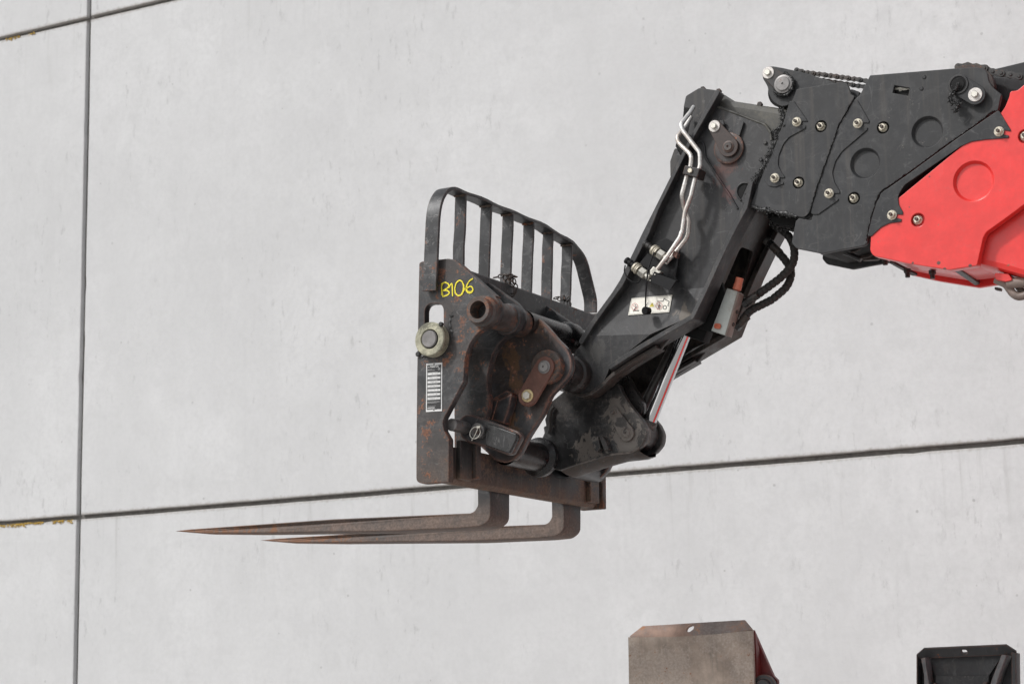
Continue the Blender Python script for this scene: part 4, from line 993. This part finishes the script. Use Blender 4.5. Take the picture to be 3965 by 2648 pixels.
# valve block, caps, hoses
PV = YP(5.742)
vb = tp('valve_block', plate(PV, T(R6, (1240, 643, .001), (1362, 682, .001), (1215, 1188, .001), (1055, 1135, .001)), .042, .001, bevel=.0012), 'alu')
vb2 = plate(YP(5.7425), T(R6, (1358, 690, .002), (1380, 690, .002), (1235, 1200, .002), (1215, 1180, .002)), .0415, .002)
tp('valve_side', vb2, 'aludirty')
a = YP(5.765).w(R6(1345, 690)); b_ = YP(5.765).w(R6(1385, 540)); ax = (b_ - a).normalized()
part(vb, 'cap', lathe(a + ax*.004, ax, [(0, 0), (.0095, 0), (.0095, .003), (.0135, .003), (.0135, .020), (.0125, .022), (.0125, (b_-a).length), (0, (b_-a).length)], seg=28), M['orange'])
part(vb, 'cap', lathe(PV.w(R6(1150, 1085)), V((-.55, -1, 0)), [(0, 0), (.0085, 0), (.0085, .004), (.0075, .005), (.0075, .008), (.0085, .009), (.0085, .014), (.0068, .014), (.0068, .011), (0, .011)], seg=26), M['orange'])
for p in (R6(1350, 922), R6(1300, 1065), R6(1245, 1035)):
    c = YP(5.765).w(p); part(vb, 'bolt', lathe(c, V((1, -.3, -.1)), [(0, 0), (.006, 0), (.006, .006), (.005, .007), (0, .007)], seg=14), M['headbrown'])
tp('valve_bracket', join([plate(YP(5.76), T(R6, (1170, 560, .003), (1210, 700, .003), (1100, 1010), (1050, 1150, .003), (900, 1110, .003), (1000, 900)), .02, .004), plate(YP(5.77), T(R6, (920, 1105, .002), (1008, 1140, .002), (960, 1265, .002), (745, 1190, .002), (780, 1130, .002)), .05, .003, bevel=.003), plate(YP(5.79), T(R6, (800, 1130), (1000, 1050), (990, 1240), (860, 1230)), .02, .003)]), 'void')
def hose(f, pts, r=.0122, y=5.86):
    P_ = [YP(p[2] if len(p) > 2 else y).w(f(p[0], p[1])) for p in pts]
    return tube(P_, r, 16, .08, step=.0018, rf=lambda s: r*(1 + .07*abs(math.sin(s*math.pi/.0155))**.35 - (.14 if (s % .0155) < .0022 else 0)))
h1 = tp('hose', hose(Q5, [(720, 590, 5.80), (790, 545, 5.82), (960, 420, 5.85), (1060, 320), (1065, 200), (1020, 110), (940, 55), (900, 20)]), 'rubber')
h2 = tp('hose', hose(Q5, [(690, 720, 5.80), (745, 650, 5.82), (900, 575, 5.86), (1015, 480, 5.88), (1050, 370, 5.89), (990, 280, 5.88), (900, 185, 5.87), (850, 140, 5.86)]), 'rubber')
def ferr(hh, f, p, q, y, r=.0125):
    a = YP(y).w(f(*p)); b_ = YP(y).w(f(*q)); ax = (b_-a).normalized(); L = (b_-a).length
    part(hh, 'ferrule', lathe(a, ax, [(0, 0), (r*.8, 0), (r*.8, L*.2), (r, L*.22), (r*1.05, L*.5), (r, L*.55), (r, L), (0, L)], seg=20), M['headbrown'])
    part(hh, 'hex_nut', lathe(a + ax*.001, ax, [(0, 0), (r*1.25, 0), (r*1.25, L*.28), (0, L*.28)], seg=6, ang=20), M['blackgloss'])
ferr(h1, Q5, (690, 605), (800, 540), 5.80); ferr(h2, Q5, (640, 775), (730, 690), 5.80)
ferr(h2, Q5, (880, 165), (960, 240), 5.868)
# tilt cylinder rod
ra_ = YP(5.83).w(R6(800, 1060)); rb_ = YP(5.83).w(R5(1190, 800)); axr = (rb_ - ra_).normalized(); Lr = (rb_ - ra_).length
tp('cylinder_rod', lathe(ra_, axr, [(0, 0), (.0205, 0), (.0205, Lr + .005)], seg=56), 'chrome')
tp('rod_gland', lathe(rb_ - axr*.002, axr, [(0, 0), (.0235, 0), (.026, .006), (.026, .03), (0, .03)], seg=36), 'coupler2')
tp('cylinder_barrel', lathe(ra_ - axr*.25, axr, [(0, 0), (.036, 0), (.036, .235), (.03, .25), (.0205, .25)], seg=40), 'void')
tp('inner_tube', lathe(YP(5.86).w(R6(640, 1280)), (YP(5.86).w(R5(1080, 720)) - YP(5.86).w(R6(640, 1280))), [(0, 0), (.016, 0), (.016, .34), (0, .34)], seg=24), 'blackgloss')
tp('inner_cable', tube([YP(5.88).w(R5(*p)) for p in ((960, 300), (990, 380), (1050, 480), (1085, 570))], .0035, 8, .03), 'rubber')
tp('inner_link', plate(YP(5.80), T(R5, (700, 330), (940, 300), (1000, 420), (1110, 600), (1090, 760), (900, 700), (840, 500)), .03, .03), 'blackgloss')

# --- cover plates on the boom sections
def cover(y, pts, th, dr, mat, nuts=(), recesses=(), dishes=(), holes=(), label=None, both=True, name='cover_plate'):
    pl = YP(y); hl = []
    for p, r in recesses: hl.append(circle(pl.ab(p), r, 26))
    for p, r in dishes: hl.append(circle(pl.ab(p), r, 44))
    for h in holes: hl.append(loop(pl, h, .002))
    me = plate(pl, pts, th, dr, hl, .0018)
    if both: tp(name, mirrored(plate(pl, pts, th, dr, (), .0018), YC), mat)
    o = tp(name, me, mat, label=label)
    for p, r in recesses:
        part(o, 'recess', lathe(pl.w(p), V((0, 1, 0)), [(r + .0003, .0005), (r - .001, .016), (0, .016)], seg=30), M['void'] if mat != 'red' else M['redrec'])  # cup darker than its plate: recess shade put into the colour
        nut(o, YP(y + .014), p)
    for p, r in dishes:
        part(o, 'recess', lathe(pl.w(p), V((0, 1, 0)), [(r + .0003, .0008), (r - .0065, .0115), (0, .0115)], seg=48, ang=25), M[mat])
    for p in nuts: nut(o, pl, p)
    return o
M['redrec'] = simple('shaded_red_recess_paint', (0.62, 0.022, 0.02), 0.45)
Y1, Y1b, Y2, Y2b, Y3b, Y4 = 5.688, 5.6845, 5.676, 5.6725, 5.6585, 5.662
cover(Y1, T(Q2, (412, 328, .006), (790, 265, .02), (852, 278, .015), (872, 330, .01), (882, 372, .01), (918, 384, .006), (530, 1390, .01), (480, 1442, .02), (390, 1424, .02), (0, 1352, .006), (110, 1090), (240, 700), (372, 430, .004), (398, 370)), .014, .02, 'cover',
      recesses=[(Q2(625, 650), .0185), (Q2(430, 1138), .0185)])
cover(Y1b, T(Q2, (352, 430, .004), (392, 432, .006), (507, 600, .004), (500, 607, .002), (462, 604, .001), (452, 638, .001), (488, 640, .002), (493, 652, .004), (487, 668, .004), (345, 745), (300, 800), (258, 900), (250, 980), (280, 1045), (310, 1085, .004), (305, 1096, .002), (266, 1095, .001), (260, 1128, .001), (298, 1130, .003), (299, 1148, .004), (225, 1176, .02), (165, 1165, .02), (130, 1115, .02), (132, 1060), (215, 860), (300, 610)), .0032, .03, 'cover_b',
      nuts=[Q2(415, 612), Q2(225, 1098)], both=False, name='retaining_strip')
cover(Y2, T(Q2, (1050, 207, .004)) + T(Q3, (975, 188), (1200, 178), (1320, 184, .02), (1348, 250), (1362, 335), (1420, 410), (1502, 470, .006), (1466, 645, .004)) + T(Q4, (1150, 5), (985, 140), (950, 240), (872, 585, .008), (840, 612), (600, 656), (450, 686, .03), (200, 636, .012), (158, 585, .012), (196, 380, .008), (228, 352, .003), (345, 375, .004), (356, 330, .003)) + T(Q2, (640, 1180), (905, 430, .005), (965, 370)), .016, .03, 'cover',
      recesses=[(Q2(1163, 660), .0188), (Q2(910, 1273), .0188)], dishes=[(Q2(1008, 970), .0465), (Q3(685, 888), .0475)], holes=[T(Q3, (322, 375), (492, 405), (474, 490), (303, 457))])
cover(Y2b, T(Q2, (905, 420, .005), (942, 424, .006), (1042, 600, .003), (1038, 621, .002), (992, 618, .001), (984, 650, .001), (1030, 660, .002), (1022, 682, .004), (805, 868), (750, 950), (722, 1050), (740, 1130), (787, 1208, .004), (785, 1231, .002), (740, 1230, .001), (732, 1262, .001), (778, 1276, .002), (770, 1292, .004), (600, 1412, .01), (530, 1412, .01), (560, 1290), (620, 1060), (730, 770)), .0032, .03, 'cover_b',
      nuts=[Q2(945, 625), Q2(695, 1232)], both=False, name='retaining_strip')
cover(Y3b, T(Q3, (1467, 650, .004), (1485, 664, .003), (1607, 865, .005), (1602, 880, .002), (1538, 870, .001), (1530, 918, .001), (1588, 926, .003), (1580, 955, .004), (1330, 972), (1170, 995), (1050, 1050), (700, 1290), (430, 1475), (375, 1568)) + T(Q4, (1162, 150), (1168, 225), (1208, 295, .004), (1205, 320, .002), (1155, 317, .001), (1145, 352, .001), (1195, 360, .002), (1190, 387, .004), (1080, 400), (1000, 440), (910, 524, .006), (874, 520, .004), (915, 340), (962, 200), (990, 150)) + T(Q3, (170, 1568), (500, 1335), (1000, 970)), .0032, .03, 'cover_b',
      nuts=[Q3(1478, 885), Q4(1105, 325)], both=False, name='retaining_strip')
# red sections
redA = T(Q3, (1990, 260, .01), (1750, 372), (1680, 432, .02), (1600, 440, .008), (1590, 500), (1550, 600), (1495, 690, .01)) + T(Q4, (1000, 300), (905, 530, .01), (898, 660, .02), (930, 708, .02), (1250, 778), (1640, 840, .02), (1905, 798, .008), (1962, 540, .02), (1990, 485, .02), (2200, 335), (2348, 225), (2480, 130))
cover(Y4, redA, .035, .02, 'red', recesses=[(Q4(1348, 370), .0205), (Q3(1765, 935), .0205)], dishes=[(Q3(1195, 1430), .060)], both=False, label='red outer boom plate with round recess')
part(tele, 'cover_plate', mirrored(plate(YP(Y4), redA, .02, .02, (), .0018), 5.82), M['red'])
PO = YP(5.700)
out_poly = T(Q3, (1640, 500), (1753, 380), (2300, 150)) + T(D, (2560, 250), (3300, 560), (3300, 1150)) + T(Q4, (2348, 905), (2100, 835), (1905, 790), (1640, 822), (1250, 760), (940, 690), (960, 420))
tp('boom_section', plate(PO, out_poly, .235, .01, bevel=.02), 'red')
uf = T(Q4, (1690, 822), (1800, 815), (1800, 840), (1690, 850))
fr = prism([YP(5.70).w(Q4(1660, 834)), YP(5.70).w(Q4(1720, 826)), YP(5.95).w(Q4(1935, 975)), YP(5.95).w(Q4(1890, 990))], [q + V((0, 0, .015)) for q in [YP(5.70).w(Q4(1660, 834)), YP(5.70).w(Q4(1720, 826)), YP(5.95).w(Q4(1935, 975)), YP(5.95).w(Q4(1890, 990))]], .002)
tp('under_rib', fr, 'headbrown')
# inner boom boxes (dark telescoping sections)
tp('boom_section', plate(YP(5.702), T(Q2, (420, 345), (880, 400), (1000, 420), (560, 1400), (390, 1405), (30, 1330), (250, 800)), .225, .01, bevel=.008), 'void')
tp('boom_section', plate(YP(5.694), T(Q2, (1060, 230)) + T(Q3, (1200, 200), (1330, 300), (1480, 480), (1440, 620)) + T(Q4, (1100, 200), (860, 560), (600, 620), (450, 650), (250, 600), (240, 400), (400, 300)), .24, .01, bevel=.008), 'void')
# dark sheet painting in the gap's shade, and black plate behind the chain
tp('gap_shade_plate', join([plate(YP(5.80), T(Q3, (1340, 280), (1753, 300), (1800, 500), (1560, 560), (1440, 640), (1400, 400)), .02, .006), plate(YP(5.90), T(Q3, (1250, 230), (1470, 185), (1740, 120), (1900, 100), (1900, 420), (1300, 400)), .02, .006)]), 'cover_b')
tp('sprocket_cover', plate(YP(5.74), T(Q3, (960, 205), (1040, 160), (1150, 145), (1250, 160), (1330, 200), (1400, 260), (1430, 400), (1380, 420), (1300, 300)), .03, .04), 'lockblack')
win = YP(5.700)
tp('window_bolt', join([lathe(win.w(Q3(325, 415)), V((1, 0, -.08)), [(.0, 0), (.009, 0), (.009, .016), (.012, .016), (.012, .024), (.010, .024), (.010, .05)], seg=6), lathe(win.w(Q3(420, 424)), V((1, 0, -.08)), [(0, 0), (.008, 0), (.008, .014), (0, .014)], seg=6)]), 'zinc')
for p in (Q3(652, 284), Q3(622, 410)): tp('rivet', cyl(YP(Y2 + .001).w(p), AX, .0066, .004, seg=18), 'cover_b')
lock_plate(tele, 5.655, Q3(1030, 365), .031, Q3(1216, 478), .030, 'cover_b', .009, washer_r=.0212, bolt_r=.0105, pin_r=.019, pinmat='void', pin_h=.004)
tp('pin_collar', lathe(YP(5.655).w(Q3(1030, 365)), AX, [(.022, 0), (.025, .004), (.029, .004), (.031, 0)], seg=36), 'cover_b')
tp('grease', lumps([YP(5.648).w(p) for p in T(Q3, (1030, 370), (990, 430), (940, 480), (950, 560), (1010, 560), (1040, 570), (1020, 630), (985, 665))], 90, .0025, .0052, .0035, seed=8), 'grease', kind='stuff')
tp('grease', lumps([YP(5.69).w(p) for p in T(Q1, (1240, 330), (1270, 400), (1230, 520), (1170, 560), (1200, 620), (1140, 740), (1080, 880), (1010, 980), (940, 1100), (880, 1290), (1080, 1340), (1400, 1410))], 330, .002, .005, .0045, seed=9), 'grease', kind='stuff')
tp('grease', lumps([YP(5.673).w(p) for p in T(Q2, (905, 420), (780, 640), (700, 870), (600, 1150), (525, 1390))], 130, .0010, .0024, .0012, seed=10), 'grease', kind='stuff')
tp('grease', lumps([YP(5.665).w(p) for p in T(Q3, (1430, 650), (1200, 820), (900, 1030), (500, 1320), (200, 1530))] + [YP(5.665).w(p) for p in T(Q4, (985, 120), (950, 200), (900, 380), (862, 570))], 300, .0010, .0026, .0015, seed=11), 'grease', kind='stuff')
tp('grease', lumps([YP(5.78).w(p) for p in T(Q1, (1130, 1400), (1200, 1460), (1260, 1500), (1370, 1510)) + T(Q1, (1250, 1420), (1380, 1460))], 150, .003, .008, .008, seed=12), 'grease', kind='stuff')
tp('slide_block', join([plate(YP(5.75), T(Q1, (1120, 1395), (1390, 1420), (1370, 1510), (1250, 1500), (1150, 1470)), .12, .004), plate(YP(5.74), T(Q1, (1330, 1412), (1380, 1420), (1375, 1440), (1330, 1432)), .01, .001)]), 'void')
# upper rear plate of head meets the boom (greasy)
#tp('head_rear_gusset', ribbon_solid(T(Q1, (1240, 1330), (1200, 1420), (1100, 1568)) + T(R6, (1560, 700)), 5.80, 5.93, -.02, 0, pl=YP(5.80)), 'headbrown')

# chain wheel bracket at the top
PQ = YP(5.725)
tp('chain_bracket', plate(PQ, T(Q2, (160, 130, .015), (215, 130), (300, 145), (500, 190), (740, 268), (740, 300), (420, 345), (385, 420), (340, 470), (270, 478), (205, 430), (168, 360), (165, 310), (120, 235, .02), (117, 170, .02)), .03, .04), 'cover')
tp('chain_wheel', lathe(YP(5.765).w(Q2(300, 340)), V((0, 1, 0)), [(0, 0), (.052, 0), (.054, .004), (.048, .012), (.048, .05), (.054, .06), (0, .06)], seg=40), 'void')
lock_plate(tele, 5.712, Q2(297, 283), .030, Q2(168, 186), .021, 'lockblack', .010, washer_r=.0195, bolt_r=.0105, pin_r=.023, pinmat='pinend')
tp('grease', lumps([YP(5.715).w(p) for p in T(Q2, (215, 340), (260, 380), (330, 375), (375, 330), (385, 250), (310, 180))], 90, .002, .004, .003, seed=13), 'grease', kind='stuff')

def leaf_chain(y, pts, pitch, h, mat, wid):
    pl = YP(y); W_ = [pl.w(p) for p in pts]
    head = tp('chain', tube([q + V((0, .012, 0)) for q in W_], h*.26, 8, .03), mat)
    tot = [0]
    for a, b_ in zip(W_, W_[1:]): tot.append(tot[-1] + (b_-a).length)
    n = int(tot[-1] / pitch)
    XZ = Plane((0, 0, 0), (1, 0, 0), (0, 0, 1))
    hp = []
    for k in range(12): hp.append(V((-pitch/2, 0)) + V((math.cos(math.pi/2+math.pi*k/11), math.sin(math.pi/2+math.pi*k/11))) * h/2)
    hp.append(V((0, -h*.36)))
    for k in range(12): hp.append(V((pitch/2, 0)) + V((math.cos(-math.pi/2+math.pi*k/11), math.sin(-math.pi/2+math.pi*k/11))) * h/2)
    hp.append(V((0, h*.36)))
    def mk(thk, pins):
        ms = [extrude(XZ, [hp], thk, .0006)]
        if pins: ms += [lathe(V((s*pitch/2, 0, 0)), AX, [(h*.24, 0), (h*.24, .002), (h*.17, .003), (0, .003)], seg=12) for s in (-1, 1)]
        m_ = join(ms); m_.materials.append(M[mat]); return m_
    lo = mk(.003, True); li = mk(.003, False)
    for k in range(n):
        s = (k + .5) * tot[-1] / n; j = max(q for q in range(len(tot)-1) if tot[q] <= s)
        d = (W_[j+1] - W_[j]).normalized(); p = W_[j] + d * (s - tot[j])
        if k % 2: p = p + V((0, .004, 0))
        o = part(head, 'link', lo if k % 2 == 0 else li, None, loc=p); o.rotation_euler = (0, -math.atan2(d.z, d.x), 0)
leaf_chain(5.79, T(Q2, (410, 160), (480, 180), (700, 208), (1010, 252)), .0184, .0165, 'chain', .02)
leaf_chain(5.80, T(Q2, (640, 250), (850, 282), (1000, 306)), .0184, .0155, 'chain', .02)
leaf_chain(5.745, T(Q3, (1020, 168), (1150, 155), (1330, 185), (1400, 222), (1600, 255), (1900, 310)), .0262, .0215, 'chain', .02)
tp('corner_cover', plate(YP(5.72), T(Q2, (380, 400), (400, 365), (400, 440), (370, 470)), .01, .003), 'void')
tp('corner_cover', plate(YP(5.72), T(Q2, (870, 320), (930, 340), (965, 350), (930, 430), (890, 400)), .05, .01), 'cover_b')

# underside of the red section: bolts, hook casting
for p in (Q4(1040, 752), Q4(1250, 868), Q4(1485, 880)):
    c = YP(5.80).w(p); tp('under_bolt', lathe(c + V((0, 0, .012)), V((0, 0, -1)), [(0, 0), (.011, 0), (.011, .012), (.0075, .012), (.0075, .026), (0, .026)], seg=6), 'headbrown')
tp('under_guide', prism([YP(5.74).w(Q4(1080, 755)), YP(5.74).w(Q4(1110, 750)), YP(5.90).w(Q4(1345, 868)), YP(5.90).w(Q4(1290, 872))], [q + V((0, 0, -.008)) for q in [YP(5.74).w(Q4(1080, 755)), YP(5.74).w(Q4(1110, 750)), YP(5.90).w(Q4(1345, 868)), YP(5.90).w(Q4(1290, 872))]], .001), 'cover_b')
hkp = [YP(5.75).w(Q4(*p)) for p in ((2080, 930), (2180, 975), (2240, 1060), (2290, 1095), (2350, 1085), (2420, 1040))]
tp('hose_guide', join([tube(hkp, .012, 12, .03), tube([q + V((.018, .02, .012)) for q in hkp], .010, 12, .03), tube([YP(5.74).w(Q4(*p)) for p in ((2190, 970), (2290, 958), (2420, 955))], .016, 12, .03)]), 'aludirty')
tp('bracket_block', plate(YP(5.72), T(Q4, (2070, 868), (2200, 875), (2240, 935), (2180, 950), (2080, 930)), .05, .004), 'red')
tp('bracket_block', join([plate(YP(5.78), T(Q4, (2070, 1000), (2130, 1008), (2125, 1035), (2070, 1025)), .02, .003), plate(YP(5.78), T(Q4, (2200, 1030), (2240, 1035), (2240, 1055), (2200, 1050)), .02, .003)]), 'lockblack')
tp('under_panel', plate(YP(5.86), T(Q4, (610, 660), (800, 640), (900, 560), (900, 690), (1000, 740), (830, 750)), .02, .01), 'headbrown')
tp('under_brace', tube([YP(5.80).w(Q4(*p)) for p in ((600, 658), (700, 690), (815, 745))], .008, 10, .02), 'coupler2')
tp('under_cable', tube([YP(5.78).w(Q4(*p)) for p in ((690, 660), (740, 675), (800, 645), (850, 610))], .003, 8, .03), 'chain')
tp('under_cable', tube([YP(5.80).w(Q4(*p)) for p in ((780, 715), (840, 728), (890, 715), (930, 690))], .003, 8, .03), 'chain')
# chassis that carries the boom, outside the picture to the lower right
tp('chassis', box((0.1, 5.15, .45), (5.2, 6.9, 1.42), .06), 'red')
tp('rod_reflection_box', box((1.3, 4.72, .4), (3.0, 5.14, 1.45), .05), 'cover')  # unseen black box added for the dark stripe reflected in the rod
tp('boom_pillar', prism([V((2.6, 5.62, 1.3)), V((3.9, 5.62, 1.3)), V((3.9, 5.55, 2.1)), V((2.2, 5.55, 2.6))], [V((3.0, 6.1, 1.3)), V((3.9, 6.1, 1.3)), V((3.9, 6.1, 2.1)), V((2.2, 6.1, 2.6))], .02), 'red')
for x in (0.9, 4.2):
    for y in (4.75, 6.8): tp('wheel', lathe(V((x, y, .5)), V((0, 1, 0)), [(0, 0), (.3, 0), (.47, .02), (.5, .08), (.5, .3), (.47, .36), (0, .36)], seg=48), 'rubber')

# ================================================================== STABILISER FEET at the lower edge
YS = 6.55; PSb = YP(YS)
M['stabrust'] = paint('rust_brown_scraped_steel', (0.33, 0.265, 0.215), 0.6, rust=0.15, scuff=0.5, lines=.2, blot=.15, bump=0.3, dust=0.5, dustcol=(0.42, 0.365, 0.32), streak=0.5, seed=30, var=0.2)
M['stabrusttop'] = paint('rust_blotched_top_edge', (0.30, 0.20, 0.155), 0.7, rust=0.2, scuff=0.5, bump=0.3, dust=0.6, blot=0, dustcol=(0.20, 0.205, 0.21), rustcol=(.35, .17, .09), rustcol2=(.45, .26, .16), seed=31)
M['stabblack'] = paint('foot_black_paint', (0.035, 0.036, 0.038), 0.5, rust=0.15, edge=0.75, scuff=0.4, seed=32)
M['rib'] = paint('foot_rib_worn_grey', (0.13, 0.135, 0.14), 0.5, rust=0.5, edge=0.4, scuff=0.5, seed=35, rustcol=(.26, .11, .05), rustcol2=(.36, .17, .09))
M['stabred'] = paint('dark_red_foot_paint', (0.13, 0.015, 0.014), 0.4, scuff=0.3, seed=33)
tl_ = PSb.w(Q6(122, 168)); tr_ = PSb.w(Q6(822, 130))
sf = thing('stabiliser_foot', 'upright rust-brown steel foot plate with a round hole, bottom centre-right edge', 'stabiliser foot', V(((tl_.x+tr_.x)/2, YS, 0)))
def loft(rows, th, nrm=V((0, 1, 0))):
    bm = bmesh.new(); F = [[bm.verts.new(p) for p in r] for r in rows]; B = [[bm.verts.new(p + nrm*th) for p in r] for r in rows]
    n = len(rows[0])
    for i in range(len(rows)-1):
        for k in range(n-1):
            bm.faces.new((F[i][k], F[i][k+1], F[i+1][k+1], F[i+1][k])); bm.faces.new((B[i][k], B[i+1][k], B[i+1][k+1], B[i][k+1]))
        bm.faces.new((F[i][0], F[i+1][0], B[i+1][0], B[i][0])); bm.faces.new((F[i][n-1], B[i][n-1], B[i+1][n-1], F[i+1][n-1]))
    for i in (0, len(rows)-1):
        for k in range(n-1): bm.faces.new((F[i][k], F[i][k+1], B[i][k+1], B[i][k]) )
    bmesh.ops.recalc_face_normals(bm, faces=bm.faces)
    me = bpy.data.meshes.new('l'); bm.to_mesh(me); bm.free(); return finish(me, 25)
NX = 8; rows = []
for j in range(7):
    z = -0.5*j/6
    rows.append([V((tl_.x + (tr_.x-tl_.x)*k/NX + (.008*j/6), YS + .012*math.cos((k/NX-.5)*2.6) * -1 - .03*(j/6), tl_.z + (tr_.z-tl_.z)*k/NX - .008*math.sin(math.pi*k/NX) + z)) for k in range(NX+1)])
part(sf, 'foot_plate', loft(rows, .012), M['stabrust'])
# flange leaning back from the top of the plate, with its hole
o1 = V((tl_.x, YS - .003, tl_.z - .004)); PF = Plane(o1, V((1, 0, (tr_.z-tl_.z)/(tr_.x-tl_.x))), V((0, .35, 1)))
fl = T(Q6, (122, 166, .004), (200, 105, .003), (776, 70, .006), (822, 126, .004), (640, 156, .05), (300, 178, .05))
part(sf, 'top_flange', extrude(PF, [loop(PF, fl, .004), loop(PF, T(Q6, (447, 128), (455, 110), (478, 100), (491, 106), (486, 122), (465, 138), (450, 137)), .006)], .011, .0015), M['stabrusttop'])
xr_ = tr_.x; zr_ = tr_.z
part(sf, 'side_gusset', prism([V((xr_ + .003, YS + .012, zr_)), V((xr_ + .010, YS + .012, zr_ - .5)), V((xr_ + .012, YS + .25, zr_ - .5))], [V((xr_ - .009, YS + .012, zr_)), V((xr_ - .002, YS + .012, zr_ - .5)), V((xr_, YS + .25, zr_ - .5))], .001), M['stabred'])
part(sf, 'side_gusset', plate(YP(YS + .05), T(Q6, (818, 118, .002), (935, 385, .01), (960, 410, .01), (960, 640), (846, 640), (838, 300)), .02, .004), M['stabred'])
part(sf, 'pivot_bush', lathe(YP(YS + .03).w(Q6(895, 450)), AX, [(0, 0), (.04, 0), (.043, .003), (.043, .02), (.03, .02), (.025, .03), (0, .03)], seg=30), M['stabblack'])
part(sf, 'rear_gusset', plate(YP(YS + .30), T(Q6, (818, 160, .002), (935, 400, .01), (960, 640), (300, 640), (500, 300)), .02, .004), M['stabblack'])
part(sf, 'support_leg', box((tl_.x + .12, YS + .02, 0), (tr_.x - .12, YS + .26, tl_.z - .35), .01), M['stabred'])

Y2s = 6.75; P2s = YP(Y2s)
a_ = P2s.w(Q6(1742, 275)); b2 = P2s.w(Q6(2310, 258))
sf2 = thing('stabiliser_foot', 'black steel foot plate with two slanted ribs and orange-rust edges, bottom right corner', 'stabiliser foot', V(((a_.x+b2.x)/2, Y2s, 0)))
# the back of the plate is what faces the camera: a slightly sunk panel with a turned flange and ribs
part(sf2, 'foot_plate', plate(YP(Y2s + .05), T(Q6, (1745, 290, .004), (1800, 262), (2240, 240), (2284, 262, .004), (2290, 800), (1745, 800)), .010, .003), M['stabblack'])
PF2 = Plane(YP(Y2s + .02).w(Q6(1745, 290)), V((1, 0, .02)), V((0, -.5, 1)))
part(sf2, 'top_flange', extrude(PF2, [loop(PF2, T(Q6, (1742, 292, .003), (1742, 268, .003), (1782, 233, .003), (2246, 213, .003), (2303, 250, .003), (2306, 268, .003), (2030, 278, .02)), .003), loop(PF2, T(Q6, (2000, 240), (2022, 240), (2032, 255), (2024, 266), (2004, 262), (1997, 250)), .004)], .010, .0015), M['stabblack'])
part(sf2, 'side_edge', plate(YP(Y2s), T(Q6, (1742, 275, .002), (1750, 285, .002), (1752, 800, .002), (1742, 800, .002)), .05, .002), M['stabblack'])
part(sf2, 'side_edge', plate(YP(Y2s), T(Q6, (2276, 252, .002), (2303, 258, .002), (2310, 800, .002), (2282, 800, .002)), .05, .002), M['stabblack'])
part(sf2, 'rib', plate(YP(Y2s - .02), T(Q6, (1768, 288, .003), (1792, 282, .003), (1800, 350), (1815, 440), (1830, 800), (1795, 800), (1785, 380)), .065, .004), M['rib'])
part(sf2, 'rib', plate(YP(Y2s - .02), T(Q6, (2222, 266, .003), (2250, 272, .003), (2215, 360), (2190, 440), (2100, 800), (2060, 800), (2165, 410)), .065, .004), M['rib'])
PF3 = Plane(YP(Y2s + .045).w(Q6(1850, 300)), V((1, 0, 0)), V((0, .3, 1)))
part(sf2, 'inner_panel', extrude(PF3, [loop(PF3, T(Q6, (1815, 292), (2225, 272), (2150, 385), (1850, 385)), .003)], .006, .001), M['cover'])
part(sf2, 'inner_panel', plate(YP(Y2s + .01), T(Q6, (1850, 385), (2150, 385), (2130, 800), (1850, 800)), .03, .003), M['cover'])
part(sf2, 'lug', plate(YP(Y2s - .02), T(Q6, (1832, 430), (1850, 422), (1870, 500), (1850, 520)), .05, .004), M['stabblack'])
part(sf2, 'lug', plate(YP(Y2s - .02), T(Q6, (2115, 425), (2140, 416), (2120, 520), (2095, 520)), .05, .004), M['stabblack'])
part(sf2, 'support_leg', box((a_.x + .12, Y2s + .062, 0), (b2.x - .12, Y2s + .26, a_.z - .35), .01), M['stabred'])

# tidy helper properties
for o in bpy.data.objects:
    for k in ('base', 'own'):
        if k in o: del o[k]
for me in bpy.data.meshes:
    if 'loc_done' in me: del me['loc_done']
    if not me.materials and me.users: print('NO MATERIAL', me.name)
print('objects', len(bpy.data.objects), 'tris', sum(len(o.data.loop_triangles) or sum(len(p.vertices)-2 for p in o.data.polygons) for o in bpy.data.objects if o.type == 'MESH'))
